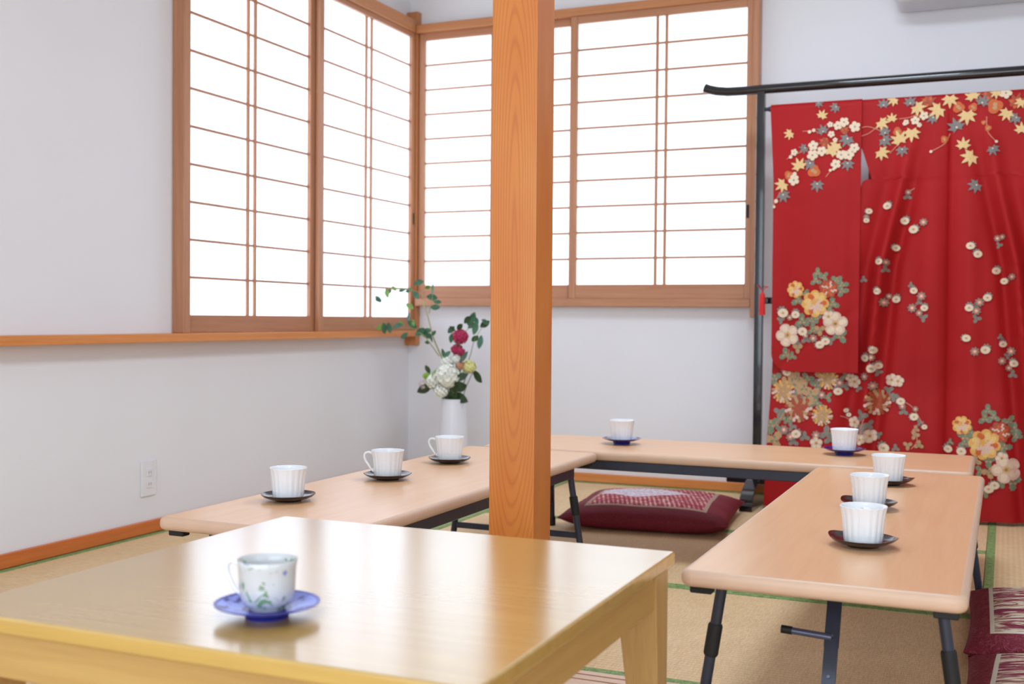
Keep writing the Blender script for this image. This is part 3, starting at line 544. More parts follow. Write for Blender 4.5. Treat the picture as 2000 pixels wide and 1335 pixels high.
def folding_table():
    t = empty('folding_table', (0, 0, 0))
    b = bm_new(); slab(b, 0.225, 0.75, 0.302, 0.33, 0.022); obj('tabletop', b, [M['top'], M['edge']], t, ang=50)
    for s in (-1, 1):
        b = bm_new(); box(b, s * 0.196 - 0.011, s * 0.196 + 0.011, -0.585, 0.585, 0.271, 0.3022, 0.002, 1)
        obj('side_rail', b, M['steel'], t)
    for e in (-1, 1):
        for s in (-1, 1):
            b, top, bot = leg_bm(s, e); lg = obj('leg', b, M['steel'], t)
            b = bm_new(); p0 = top.lerp(bot, 0.30); p1 = top.lerp(bot, 0.50)
            tube(b, [p0, p0.lerp(p1, 0.06), p0.lerp(p1, 0.94), p1], [0.0115, 0.0130, 0.0130, 0.0115], 14); obj('leg_collar', b, M['rubber'], lg)
            b = bm_new(); q = top.lerp(bot, 0.93)
            tube(b, [q, q.lerp(bot, 0.2), Vector((bot.x, bot.y, 0.0))], [0.0110, 0.0128, 0.0128], 14); obj('foot_cap', b, M['rubber'], lg)
            b = bm_new(); box(b, s * 0.193 - 0.019, s * 0.193 + 0.019, e * 0.714 - 0.012, e * 0.714 + 0.012, 0.288, 0.3022, 0.002, 1)
            obj('corner_bumper', b, M['rubber'], t)
        zc = 0.092
        f = (0.296 - zc) / 0.284; xc = 0.180 + 0.042 * f; yc = e * (0.612 + 0.01 * f)
        b = bm_new(); box(b, -xc, xc, yc - 0.006, yc + 0.006, zc - 0.009, zc + 0.009, 0.002, 1); obj('crossbar', b, M['steel'], t)
        # folding strut from the underside down to the crossbar
        b = bm_new()
        p0 = Vector((0.0, e * 0.50, 0.30)); p1 = Vector((0.0, e * 0.615, 0.092))
        d = (p1 - p0).normalized(); nrm = Vector((1, 0, 0)); k = d.cross(nrm)
        def bar(b, a, c, w, h):
            vs = [b.verts.new(p + nrm * w * i + k * h * j) for p in (a, c) for i, j in ((-1, -1), (1, -1), (1, 1), (-1, 1))]
            for q in ((0, 1, 2, 3), (7, 6, 5, 4), (0, 4, 5, 1), (1, 5, 6, 2), (2, 6, 7, 3), (3, 7, 4, 0)): b.faces.new([vs[i] for i in q])
        bar(b, p0, p0.lerp(p1, 0.58), 0.0125, 0.0035); bar(b, p0.lerp(p1, 0.40), p1, 0.0115, 0.005)
        st = obj('folding_strut', b, M['steel'], t)
        b = bm_new(); hp = p0.lerp(p1, 0.5) + Vector((0, e * 0.006, 0))
        tube(b, [hp, hp + Vector((e * 0.07, 0, 0.004))], 0.0062, 12)
        h = obj('release_handle', b, M['steel_lo'], st); h['label'] = 'grey steel release handle'
        b = bm_new(); tube(b, [hp + Vector((e * 0.068, 0, 0.004)), hp + Vector((e * 0.087, 0, 0.005))], 0.0074, 12); obj('handle_cap', b, M['rubber'], st)
        b = bm_new()
        for q in (0.5, 0.8):
            b = bm_new()
            c = p0.lerp(p1, q) + k * (0.006 if k.dot(Vector((0, e, 0))) > 0 else -0.006)
            tube(b, [c, c + k * (0.002 if k.dot(Vector((0, e, 0))) > 0 else -0.002)], 0.003, 10)
            obj('rivet', b, M['steel_lo'], st)
    for e in (-1, 1):
        b = bm_new(); box(b, -0.185, 0.185, e * 0.612 - 0.012, e * 0.612 + 0.012, 0.287, 0.3022, 0.001, 1)
        obj('hinge_bracket', b, M['steel'], t)
    return t
ft = folding_table()
ft.location = (2.4287, -2.34, 0); ft.rotation_euler.z = 0.0
tag(ft, 'beech folding low table on the right, its near end with grey release handle in view', 'low table', 'beech folding low tables')
f2 = copy_tree(ft); f2.location = (1.3096, -2.3214, 0); f2.rotation_euler.z = -0.0017
tag(f2, 'beech folding low table on the left along the wall, passing behind the pillar', 'low table', 'beech folding low tables')
f3 = copy_tree(ft); f3.location = (1.8708, -1.3185, 0); f3.rotation_euler.z = PI / 2 + 0.0045
tag(f3, 'beech folding low table at the back, set crosswise in front of wall and kimono', 'low table', 'beech folding low tables')

for ch in f3.children:      # this table's left leg frame stands nearer its end
    nm = ch.name.split('.')[0]
    if nm in ('leg', 'crossbar', 'folding_strut', 'hinge_bracket', 'rivet') and sum(v.co.y for v in ch.data.vertices) > 0: ch.location.y = 0.05

# ------------------------------------------------------------------ yellow square table in front
t = empty('square_low_table', (1.852, -3.553, 0)); tag(t, 'square yellow wooden low table with glossy top in the foreground', 'low table')
H = 0.371
b = bm_new(); box(b, -H, H, -H, H, 0.359, 0.38, 0.0035, 3); obj('tabletop', b, M['ash'], t, ang=50)
for s in (-1, 1):
    b = bm_new(); box(b, -H + 0.05, H - 0.05, s * (H - 0.022) - 0.009, s * (H - 0.022) + 0.009, 0.300, 0.3592, 0.002, 1); obj('apron', b, M['ash_side'], t)
    b = bm_new(); box(b, s * (H - 0.022) - 0.009, s * (H - 0.022) + 0.009, -H + 0.05, H - 0.05, 0.300, 0.3592, 0.002, 1); obj('apron', b, M['ash_y'], t)
for sx in (-1, 1):
    for sy in (-1, 1):
        b = bm_new()
        zs = [0.0, 0.30, 0.3592]; ws = [0.036, 0.064, 0.069]
        rings = []
        X, Y = sx * (H - 0.009), sy * (H - 0.009)
        for z, w in zip(zs, ws):
            rings.append([b.verts.new((x, y, z)) for x, y in ((X, Y), (X - sx * w, Y), (X - sx * w, Y - sy * w), (X, Y - sy * w))])
        for i in range(2):
            for k in range(4): b.faces.new([rings[i][k], rings[i][(k + 1) % 4], rings[i + 1][(k + 1) % 4], rings[i + 1][k]])
        b.faces.new(rings[0]); b.faces.new(rings[-1])
        bmesh.ops.bevel(b, geom=[e for e in b.edges], offset=0.002, segments=2, profile=0.5, affect='EDGES')
        obj('leg', b, M['ash_z'], t)

# ------------------------------------------------------------------ cups and saucers
def flute(a, r, z):
    k = min(1.0, max(0.0, (z - 0.003) / 0.01)) * (1.0 - 0.6 * min(1, max(0, (z - 0.055) / 0.012)))
    return 1.0 - 0.042 * k * (0.5 + 0.5 * math.cos(18 * a)) ** 2
def coffee_cup():
    t = empty('coffee_cup')
    b = bm_new()
    prof = [(0.0, 0.002), (0.030, 0.002), (0.0315, 0.0), (0.0335, 0.001), (0.0352, 0.006), (0.0362, 0.018), (0.0374, 0.034), (0.0388, 0.048), (0.0408, 0.060), (0.0428, 0.0675), (0.0431, 0.0685)]
    lathe(b, prof[1:], 108, flute, close_start=True, close_end=False)
    n = len(b.verts)
    inner = [(0.0431, 0.0685), (0.0424, 0.0693), (0.0414, 0.0685), (0.0392, 0.058), (0.0368, 0.040), (0.0350, 0.020), (0.0310, 0.008), (0.012, 0.006)]
    lathe(b, inner, 108, None, close_start=False, close_end=True)
    bmesh.ops.remove_doubles(b, verts=b.verts[:], dist=0.00025)
    obj('cup_body', b, M['china'], t, ang=60)
    b = bm_new()
    pts = spline([(0.0375, 0, 0.056), (0.050, 0, 0.0625), (0.0605, 0, 0.058), (0.0600, 0, 0.044), (0.051, 0, 0.030), (0.0430, 0, 0.018), (0.0355, 0, 0.012)], 6)
    tube(b, pts, [0.0026 + 0.0006 * math.sin(PI * i / (len(pts) - 1)) for i in range(len(pts))], 10)
    obj('handle', b, M['china'], t)
    return t
def saucer(mat, kind):
    b = bm_new()
    if kind == 'dish':      # curved lacquer dish, lip drawn up to two soft points
        def fr(a, r, z): return 1.0 + 0.06 * (r / 0.061) ** 2 * max(0.0, math.cos(2 * a)) ** 3 - 0.02 * (r / 0.061)
        def fz(a, r, z): return 0.0045 * (r / 0.061) ** 3 * max(0.0, math.cos(2 * a)) ** 2
        prof = [(0.027, 0.0), (0.029, 0.0), (0.031, 0.003), (0.045, 0.006), (0.056, 0.0105), (0.0615, 0.015), (0.0622, 0.0165), (0.0605, 0.0165), (0.054, 0.012), (0.044, 0.0082), (0.030, 0.0062), (0.008, 0.006)]
        lathe(b, prof, 72, fr, fz)
    elif kind == 'round':
        prof = [(0.027, 0.0), (0.029, 0.0), (0.031, 0.003), (0.045, 0.006), (0.055, 0.010), (0.0612, 0.0150), (0.0618, 0.0162), (0.0604, 0.0162), (0.054, 0.0115), (0.044, 0.008), (0.030, 0.0062), (0.008, 0.006)]
        lathe(b, prof, 72, lambda a, r, z: 1 + 0.012 * (r / 0.06) ** 3 * math.cos(8 * a))
    else:                   # footed saucer
        prof = [(0.026, 0.0), (0.0275, 0.0), (0.0285, 0.004), (0.0305, 0.0095), (0.046, 0.0125), (0.060, 0.0172), (0.0652, 0.0195), (0.0656, 0.0206), (0.0640, 0.0206), (0.058, 0.0178), (0.046, 0.0142), (0.030, 0.0118), (0.008, 0.0112)]
        lathe(b, prof, 72)
    return obj('saucer', b, mat)
sa_dish = saucer(M['brown_sauc'], 'dish'); sa_round = saucer(M['brown_sauc'], 'round'); sa_blue = saucer(M['blue_sauc'], 'foot')
protos = {'dish': [sa_dish, 0, 0.0064], 'round': [sa_round, 0, 0.0064], 'foot': [sa_blue, 0, 0.0116]}
cup0 = coffee_cup(); used = False
TT = 0.3300
# x, y, saucer kind, saucer turn, handle direction (degrees), cup label, saucer label
sets = [
 (1.208, -2.774, 'round', 0.2, 105, 'white fluted cup nearest on the left table, handle out of sight', 'dark brown round saucer under the nearest cup of the left table'),
 (1.239, -2.375, 'round', 0.5, 196, 'white fluted cup in the middle of the left table, handle pointing left', 'dark brown round saucer under the middle cup of the left table'),
 (1.231, -2.002, 'round', 0.9, 192, 'white fluted cup farthest on the left table, handle pointing left, right before the pillar', 'dark brown round saucer under the farthest cup of the left table'),
 (1.523, -1.298, 'foot', 0.0, 70, 'white fluted cup on the back table against the white wall', 'blue footed saucer on the back table against the white wall'),
 (2.241, -1.263, 'foot', 0.0, 80, 'white fluted cup on the back table in front of the kimono', 'blue footed saucer on the back table in front of the kimono'),
 (2.429, -1.881, 'dish', -0.1, 80, 'white fluted cup farthest along the right table', 'dark brown pointed saucer under the farthest cup of the right table'),
 (2.425, -2.293, 'dish', -0.45, 95, 'white fluted cup second along the right table, half behind the nearest cup', 'dark brown pointed saucer with curled lip, second along the right table'),
 (2.462, -2.743, 'dish', -0.25, 100, 'white fluted cup nearest on the right table', 'dark brown pointed saucer under the nearest cup of the right table'),
]
for (x, y, kind, tr, hd, cl, sl) in sets:
    p = protos[kind]
    s = p[0] if p[1] == 0 else p[0].copy()
    if p[1] > 0: C.objects.link(s)
    p[1] += 1
    s.location = (x, y, TT); s.rotation_euler = (0, 0, tr)
    tag(s, sl, 'saucer', 'saucers on the folding tables')
    c = cup0 if not used else copy_tree(cup0)
    used = True
    c.location = (x, y, TT + p[2]); c.rotation_euler = (0, 0, math.radians(hd))
    tag(c, cl, 'coffee cup', 'white fluted cups')
# foreground tea cup
sx_, sy_ = 1.872, -3.782
b = bm_new()
prof = [(0.024, 0.0), (0.0262, 0.0), (0.0275, 0.006), (0.0285, 0.0085), (0.044, 0.0105), (0.058, 0.0148), (0.0640, 0.0170), (0.0645, 0.0181), (0.0630, 0.0182), (0.057, 0.0160), (0.044, 0.0122), (0.030, 0.0098), (0.008, 0.0094)]
lathe(b, prof, 72); s = obj('saucer', b, M['bluewhite'], loc=(sx_, sy_, 0.38))
tag(s, 'blue and white patterned saucer with dark blue rim on the yellow table', 'saucer')
t = empty('tea_cup', (sx_, sy_, 0.38 + 0.0098), math.radians(196)); tag(t, 'white teacup with pale green and blue flower sprigs on the foreground table', 'tea cup')
b = bm_new()
lathe(b, [(0.020, 0.0), (0.0215, 0.0), (0.0225, 0.003), (0.0285, 0.0075), (0.0325, 0.015), (0.0342, 0.025), (0.0346, 0.040), (0.0352, 0.052), (0.0368, 0.0605)], 72, close_end=False)
lathe(b, [(0.0368, 0.0605), (0.0362, 0.0612), (0.0355, 0.0605), (0.0338, 0.050), (0.0332, 0.030), (0.0310, 0.014), (0.024, 0.008), (0.008, 0.006)], 72, close_start=False)
bmesh.ops.remove_doubles(b, verts=b.verts[:], dist=0.0002)
obj('cup_body', b, M['teacup'], t, ang=60)
b = bm_new(); pts = spline([(0.0345, 0, 0.051), (0.043, 0, 0.0565), (0.0505, 0, 0.053), (0.0510, 0, 0.043), (0.046, 0, 0.031), (0.0395, 0, 0.021), (0.0325, 0, 0.016)], 6)
tube(b, pts, 0.0025, 10); obj('handle', b, M['china'], t)
# ------------------------------------------------------------------ cushions
def cushion(name, mat, loc, half, thick, rz, label, seed, group=None, tilt=0.0):
    b = bm_new(); n = 44; rnd = random.Random(seed); off = rnd.random() * 50
    top, bot = {}, {}
    for i in range(n + 1):
        for j in range(n + 1):
            u, v = 2 * i / n - 1, 2 * j / n - 1
            pin = 1 - 0.045 * ((1 - u * u) * abs(v) ** 3 + 0) ; pin2 = 1 - 0.045 * (1 - v * v) * abs(u) ** 3
            x = u * half[0] * pin2; y = v * half[1] * pin
            e = max(0.0, (1 - abs(u) ** 3.2)) ** 0.55 * max(0.0, (1 - abs(v) ** 3.2)) ** 0.55
            wr = noise.noise(Vector((x * 9 + off, y * 9, 0))) * 0.004 * min(1, e * 2)
            zt = thick * (0.42 + 0.58 * e) + wr
            zb = thick * 0.42 * (1 - min(1, e * 1.5)) ** 1.3
            edge = (i in (0, n) or j in (0, n))
            top[i, j] = b.verts.new((x, y, zt if not edge else thick * 0.42))
            bot[i, j] = top[i, j] if edge else b.verts.new((x, y, zb))
    for i in range(n):
        for j in range(n):
            b.faces.new([top[i, j], top[i + 1, j], top[i + 1, j + 1], top[i, j + 1]])
            q = [bot[i, j], bot[i, j + 1], bot[i + 1, j + 1], bot[i + 1, j]]
            if len(set(q)) == 4:
                try: b.faces.new(q)
                except ValueError: pass
    o = obj(name, b, mat, loc=loc, ang=80); o.rotation_euler.z = rz
    return tag(o, label, 'floor cushion', group)
cushion('floor_cushion', M['cush_mid'], (1.510, -0.845, 0), (0.302, 0.295), 0.100, 0.11, 'maroon floor cushion with fan patterned centre, lying alone in front of the back table', 1)
cushion('floor_cushion', M['cush_side'], (2.905, -2.03, 0), (0.285, 0.30), 0.10, 0.02, 'maroon floor cushion with cream cloud panel, the farther of two at the right edge', 2)
cushion('floor_cushion', M['cush_side'], (2.915, -2.655, 0), (0.29, 0.29), 0.10, -0.04, 'maroon floor cushion with cream cloud panel, the nearer of two at the bottom right corner', 3)

# ------------------------------------------------------------------ kimono rack
t = empty('kimono_rack', (2.49, -0.34, 0)); tag(t, 'black lacquered kimono rack with upturned top bar, holding the red kimono', 'kimono rack')
X0 = -0.70   # left post, right post mirrored
for s in (-1, 1):
    b = bm_new(); box(b, s * 0.704 - 0.0165, s * 0.704 + 0.0165, -0.015, 0.015, 0.09, 1.668, 0.004, 2); obj('post', b, M['black'], t)
    # scroll-shaped foot, long in depth, seen end-on
    b = bm_new()
    side = [(-0.165, 0.0), (-0.165, 0.022), (-0.158, 0.030), (-0.156, 0.046), (-0.148, 0.052), (-0.140, 0.060), (-0.118, 0.074), (-0.085, 0.088), (-0.045, 0.102), (-0.02, 0.112),
            (0.02, 0.112), (0.045, 0.102), (0.085, 0.088), (0.118, 0.074), (0.140, 0.060), (0.148, 0.052), (0.156, 0.046), (0.158, 0.030), (0.165, 0.022), (0.165, 0.0)]
    A = [b.verts.new((s * 0.714 - 0.026, y, z)) for y, z in side]; B_ = [b.verts.new((s * 0.714 + 0.026, y, z)) for y, z in side]
    b.faces.new(A); b.faces.new(B_[::-1])
    for k in range(len(side)): b.faces.new([A[k], A[(k + 1) % len(side)], B_[(k + 1) % len(side)], B_[k]])
    bmesh.ops.bevel(b, geom=[e for e in b.edges if abs((e.verts[0].co - e.verts[1].co).x) < 1e-6], offset=0.003, segments=2, profile=0.5, affect='EDGES')
    obj('foot', b, M['black'], t)
pts = [(-0.935, 0, 1.696), (-0.915, 0, 1.688), (-0.885, 0, 1.680), (-0.84, 0, 1.674), (-0.78, 0, 1.673), (-0.70, 0, 1.674), (-0.3, 0, 1.6735), (0.3, 0, 1.6735), (0.70, 0, 1.674), (0.78, 0, 1.673), (0.84, 0, 1.674), (0.885, 0, 1.680), (0.915, 0, 1.688), (0.935, 0, 1.696)]
b = bm_new(); tube(b, pts, 0.0185, 20); obj('top_bar', b, M['black'], t, ang=50)
b = bm_new(); tube(b, [(-0.69, -0.0, 1.593), (0.69, -0.0, 1.593)], 0.0075, 14)
for s in (-1, 1):
    bmesh.ops.create_uvsphere(b, u_segments=14, v_segments=8, radius=0.011, matrix=Matrix.Translation((s * 0.668, 0, 1.593)))
obj('hanging_pole', b, M['steel'], t)
b = bm_new(); box(b, -0.69, 0.69, 0.036, 0.054, 0.815, 0.842, 0.003, 1)
for s in (-1, 1): box(b, s * 0.70 - 0.02, s * 0.70 + 0.02, 0.0145, 0.034, 0.819, 0.838)
box(b, -0.01, 0.01, 0.03, 0.05, 0.82, 0.83)
obj('middle_rail', b, M['black'], t)
b = bm_new(); box(b, -0.825, 0.825, -0.013, 0.013, 0.090, 0.117, 0.003, 1); obj('lower_rail', b, M['black'], t)

# red tassel tied round the left post
t = empty('red_tassel', (1.806, -0.372, 0.77)); tag(t, 'small red tassel tied to the left post of the kimono rack', 'tassel')
b = bm_new(); tube(b, spline([(-0.022, -0.002, 0.118), (-0.012, -0.004, 0.11), (0.0, -0.003, 0.098), (0.012, -0.002, 0.108), (0.022, 0.0, 0.112)], 5), 0.0016, 8)
tube(b, spline([(-0.02, 0.004, 0.118), (-0.02, 0.05, 0.117), (0.014, 0.05, 0.114), (0.02, 0.002, 0.112)], 5), 0.0013, 8)
tube(b, [(0, -0.003, 0.099), (0.0, -0.003, 0.086)], 0.0018, 8); obj('cord', b, M['tassel'], t)
b = bm_new(); tube(b, [(0, -0.003, 0.09), (0, -0.003, 0.083), (0, -0.003, 0.07), (0, -0.003, 0.0)], [0.004, 0.010, 0.0115, 0.0125], 16); obj('tuft', b, M['tassel'], t)

# ------------------------------------------------------------------ kimono
KX = 2.495; ZT = 1.606
def gs(x, c, w): return math.exp(-((x - c) / w) ** 2)
def halfw(z):
    if z > 1.414: return 0.317 + 0.012 * min(1, (z - 1.414) / 0.02)
    if z > 1.295: return 0.316 - 0.038 * (1.414 - z) / 0.119
    if z > 1.20: return 0.30 + 0.02 * (1.295 - z) / 0.095 + (0.012 if z < 1.294 else 0)
    k = min(1.0, (1.20 - z) / 0.55)
    return 0.332 + 0.318 * (k ** 0.8) + 0.02 * max(0, (0.6 - z) / 0.6)
def body_y(x, z):
    y = -0.352
    d = max(0.0, min(1.0, (ZT - 0.08 - z) / 0.55))
    dx = abs(x - KX)
    # hanging folds that fan out from the shoulders
    c1 = 0.130 + 0.215 * min(0.5, max(0, 1.46 - z)) + 0.09 * max(0, (0.96 - z))
    y -= 0.042 * d * gs(dx, c1, 0.022)
    y += 0.026 * d * gs(dx, c1 - 0.048, 0.024)
    y += 0.020 * d * gs(dx, c1 + 0.055, 0.026)
    y -= 0.018 * d * gs(dx, c1 + 0.13, 0.035)
    c2 = 0.06 + 0.03 * (1.6 - z)
    y -= 0.012 * d * gs(dx, c2, 0.035)
    y += 0.007 * gs(x, KX, 0.0055) * min(1, (ZT - z) * 8) + 0.016 * d * gs(x, KX + 0.004, 0.022)
    y -= 0.006 * d * gs(x, KX - 0.045, 0.03)
    y += 0.0025 * gs(z, 1.283, 0.006)
    y += 0.004 * d * math.sin(x * 21 + z * 2.0)
    k = min(1.0, max(0.0, (0.55 - z) / 0.35)); y -= 0.048 * k * k * (3 - 2 * k)
    return y
def round_top(z, y):
    if z > ZT - 0.014:
        k = (z - (ZT - 0.014)) / 0.014
        return y + 0.014 * (1 - math.sqrt(max(0, 1 - k * k)))
    return y
def sleeve_y(x, z):
    d = max(0.0, min(1.0, (ZT - 0.05 - z) / 0.6))
    k = max(0, (1.3 - z))
    y = -0.372 - 0.012 * d
    y += 0.009 * d * math.sin((x - 1.83) * 22 + 0.6) - 0.009 * d * gs(x, 2.115, 0.03) + 0.004 * d * math.sin((x - 1.83) * 11 + z * 1.5)
    y += 0.003 * gs((x - 2.0) * 0.8 - (z - 0.66), 0, 0.02) * (1 if z < 0.85 else 0)
    return y
def S_body(x, z, e=0.0):
    z = min(z, ZT - 0.003); x = min(max(x, KX - halfw(z) + 0.001), KX + halfw(z) - 0.001); return Vector((x, round_top(z, body_y(x, z)) - e, z))
def S_sl(x, z, e=0.0):
    z = min(z, ZT - 0.003); x = min(max(x, sl_left(z)), 2.1775)
    return Vector((x, round_top(z, sleeve_y(x, z)) - e, z))
def sl_left(z):
    l = 1.828 + 0.016 * min(1, (ZT - z) / 0.3)
    if z < 0.62:
        k = (0.62 - z) / (0.62 - 0.547); l += 0.066 * (1 - math.sqrt(max(0, 1 - min(1, k) ** 2)))
    return l
def sheet(b, zs, nx, xl, xr, yf, th=0.004, mi=0):
    F, Bk = [], []
    for z in zs:
        a, c = xl(z), xr(z)
        F.append([b.verts.new((a + (c - a) * i / nx, yf(a + (c - a) * i / nx, z), z)) for i in range(nx + 1)])
        Bk.append([b.verts.new((v.co.x, v.co.y + th, z)) for v in F[-1]])
    for G, fl in ((F, 0), (Bk, 1)):
        for r in range(len(zs) - 1):
            for i in range(nx):
                b.faces.new([G[r][i], G[r][i + 1], G[r + 1][i + 1], G[r + 1][i]]).material_index = mi
    n = len(zs) - 1
    for r in range(n):
        b.faces.new([F[r][0], F[r + 1][0], Bk[r + 1][0], Bk[r][0]]); b.faces.new([F[r][nx], F[r + 1][nx], Bk[r + 1][nx], Bk[r][nx]])
    for i in range(nx):
        b.faces.new([F[0][i], F[0][i + 1], Bk[0][i + 1], Bk[0][i]]); b.faces.new([F[n][i], F[n][i + 1], Bk[n][i + 1], Bk[n][i]])
kim = empty('kimono', (0, 0, 0)); tag(kim, 'red long-sleeved kimono with autumn leaf and blossom print, spread on the black rack', 'kimono')
KMAT = [M['kimono']] + [KM[k] for k in 'YGROwdkgLTPHZ']
KI = {k: i + 1 for i, k in enumerate('YGROwdkgLTPHZ')}

def poly(b, S, cx, cz, pts, mi, e, rings=3):
    """star-shaped outline pts (dx,dz) laid on the cloth surface S as concentric rings"""
    n = len(pts); prev = None
    c = b.verts.new(S(cx, cz, e))
    for r in range(1, rings + 1):
        f = r / rings
        cur = [b.verts.new(S(cx + px * f, cz + pz * f, e)) for px, pz in pts]
        for k in range(n):
            if prev is None: vs = [c, cur[k], cur[(k + 1) % n]]
            else: vs = [prev[k], cur[k], cur[(k + 1) % n], prev[(k + 1) % n]]
            b.faces.new(vs).material_index = mi
        prev = cur
def radial(r, fn, n, rot=0.0, asp=1.0):
    return [(r * fn(2 * PI * k / n) * math.cos(2 * PI * k / n + rot), r * asp * fn(2 * PI * k / n) * math.sin(2 * PI * k / n + rot)) for k in range(n)]
def maple_pts(r, rot):
    out = []
    L = [1.0, 0.9, 0.72, 0.5, 0.72, 0.9]; angs = [90, 42, -4, -62, -118 + 360, 184, 138]
    tips = [(90, 1.0), (46, 0.95), (4, 0.82), (-44, 0.58), (-90, 0.22), (-136, 0.58), (176, 0.82), (134, 0.95)]
    for i, (a, l) in enumerate(tips):
        a2, l2 = tips[(i + 1) % len(tips)]
        am = a - ((a - a2) % 360) / 2
        for aa, ll in ((a, l), (a - 8, l * 0.76), (am, 0.47 if l2 > 0.3 and l > 0.3 else 0.22), (a2 + 8, l2 * 0.76)):
            out.append((r * ll * math.cos(math.radians(aa) + rot), r * ll * math.sin(math.radians(aa) + rot)))
    return out
def leaf3(r, rot):
    out = []
    for k in range(36):
        a = 2 * PI * k / 36
        out.append((a, 0.35 + 0.65 * abs(math.cos(1.5 * (a - PI / 2))) ** 1.6 + 0.07 * math.cos(18 * a)))
    return [(r * f * math.cos(a + rot), r * f * math.sin(a + rot)) for a, f in out]
def motif(b, S, typ, x, z, r, rnd, e):
    rot = rnd.uniform(-0.6, 0.6)
    if typ in 'YGR':
        rot = rnd.choice([0, 0.35, -0.4, PI, PI - 0.5, PI + 0.4, 2.2, -2.3])
        poly(b, S, x, z, maple_pts(r * 1.3, rot), KI[typ], e)
        if typ == 'R':
            for k in range(7): poly(b, S, x + r * 0.5 * math.cos(k * 0.9), z + r * 0.5 * math.sin(k * 0.9), radial(r * 0.22, lambda a: 1, 8), KI['O'] if k % 2 else KI['R'], e + 0.0002, 1)
        if typ == 'G': poly(b, S, x, z, radial(r * 0.12, lambda a: 1, 8), KI['w'], e + 0.0002, 1)
    elif typ == 'O':
        poly(b, S, x, z, radial(r, lambda a: 0.75 + 0.25 * abs(math.cos(a * 1.5)), 24, rnd.uniform(0, 6)), KI['O'], e)
        poly(b, S, x, z, radial(r * 0.5, lambda a: 0.3 + 0.7 * abs(math.cos(a)), 16, rnd.uniform(0, 6)), KI['T'], e + 0.0002, 2)
    elif typ == 'p':
        poly(b, S, x, z, radial(r, lambda a: 0.66 + 0.34 * abs(math.cos(2.5 * a)) ** 0.6, 40, rot), KI['w'], e)
        poly(b, S, x, z, radial(r * 0.2, lambda a: 0.6 + 0.4 * abs(math.cos(2.5 * a)), 20, rot), KI['d'], e + 0.0002, 1)
    elif typ == 'b':
        poly(b, S, x, z, radial(r, lambda a: 1, 12), KI['w'], e, 2)
    elif typ == 'c':
        rr = rnd.uniform(0, 6)
        poly(b, S, x + r * 0.35 * math.cos(rr), z + r * 0.5 * abs(math.sin(rr)), radial(r * 0.95, lambda a: 0.6 + 0.4 * abs(math.cos(4 * a)), 40, rot), KI['g'], e)
        poly(b, S, x, z, radial(r * 0.98, lambda a: 0.94 + 0.06 * math.cos(14 * a), 42, rot, 0.86), KI['w'], e + 0.0002)
        poly(b, S, x, z, radial(r * 0.38, lambda a: 0.7 + 0.3 * math.cos(6 * a), 24, rot, 0.8), KI['T'], e + 0.0004, 1)
    elif typ == 'k':
        poly(b, S, x, z, radial(r * 1.05, lambda a: 0.62 + 0.38 * abs(math.cos(4 * a)), 40, rot), KI['g'], e)
        poly(b, S, x, z, radial(r * 0.66, lambda a: 0.75 + 0.25 * abs(math.cos(4 * a)), 32, rot), KI['k'], e + 0.0002, 2)
        poly(b, S, x, z, radial(r * 0.3, lambda a: 1, 10), KI['w'], e + 0.0004, 1)
    elif typ in 'gLT':
        poly(b, S, x, z, leaf3(r * 1.1, rnd.choice([0, 0.6, -0.6, PI, 2.2])), KI[typ], e)
        for k in range(3): 
            a = PI / 2 + k * 2.094
            poly(b, S, x + r * 0.3 * math.cos(a), z + r * 0.3 * math.sin(a), radial(r * 0.2, lambda q: 0.4 + 0.6 * abs(math.cos(q)), 10, a), KI['T' if typ == 'L' else 'L'], e + 0.0002, 1)
    elif typ in 'PQ':
        poly(b, S, x, z, radial(r, lambda a: 0.82 + 0.18 * abs(math.cos(4 * a)) ** 0.7, 64, rot), KI['P'], e, 4)
        for k in range(9):
            a = k * 2 * PI / 9 + rot
            poly(b, S, x + r * 0.58 * math.cos(a), z + r * 0.58 * math.sin(a), radial(r * 0.26, lambda q: 0.55 + 0.45 * abs(math.cos(q)), 14, a + 0.5), KI['O' if k % 3 == 0 else 'Z'], e + 0.0002, 2)
        poly(b, S, x + r * 0.05, z - r * 0.15, radial(r * 0.55, lambda a: 0.4 + 0.6 * abs(math.cos(3.5 * a)), 48, rot), KI['H'], e + 0.0004, 3)
        poly(b, S, x - r * 0.1, z + r * 0.12, radial(r * 0.26, lambda a: 0.55 + 0.45 * abs(math.cos(2.5 * a)), 30, rot), KI['P'], e + 0.0006, 2)
    elif typ == 'X':
        poly(b, S, x, z, radial(r, lambda a: 0.8 + 0.2 * abs(math.cos(4 * a)), 56, rot), KI['R'], e, 3)
        for k in range(14):
            a = k * 2.4; q = r * 0.18 * math.sqrt(k + 1)
            poly(b, S, x + q * math.cos(a), z + q * math.sin(a), radial(r * 0.2, lambda w: 0.25 + 0.75 * abs(math.cos(w)), 12, a), KI['H' if k % 2 else 'O'], e + 0.0003, 1)
    elif typ == 'W':
        poly(b, S, x, z, radial(r, lambda a: 0.74 + 0.26 * abs(math.cos(2.5 * a)) ** 0.5, 60, rot), KI['H'], e, 4)
        for k in range(5):
            a = rot + k * 2 * PI / 5
            poly(b, S, x + r * 0.58 * math.cos(a), z + r * 0.58 * math.sin(a), radial(r * 0.3, lambda q: 0.75 + 0.25 * abs(math.cos(q)), 16, a), KI['w'], e + 0.0002, 2)
        poly(b, S, x, z, radial(r * 0.3, lambda a: 0.5 + 0.5 * abs(math.cos(5 * a)), 40, rot), KI['P'], e + 0.0004, 2)
        poly(b, S, x, z, radial(r * 0.12, lambda a: 1, 10), KI['L'], e + 0.0006, 1)
    elif typ in 'KJ':
        main, sec = ('R', 'T') if typ == 'K' else ('T', 'P')
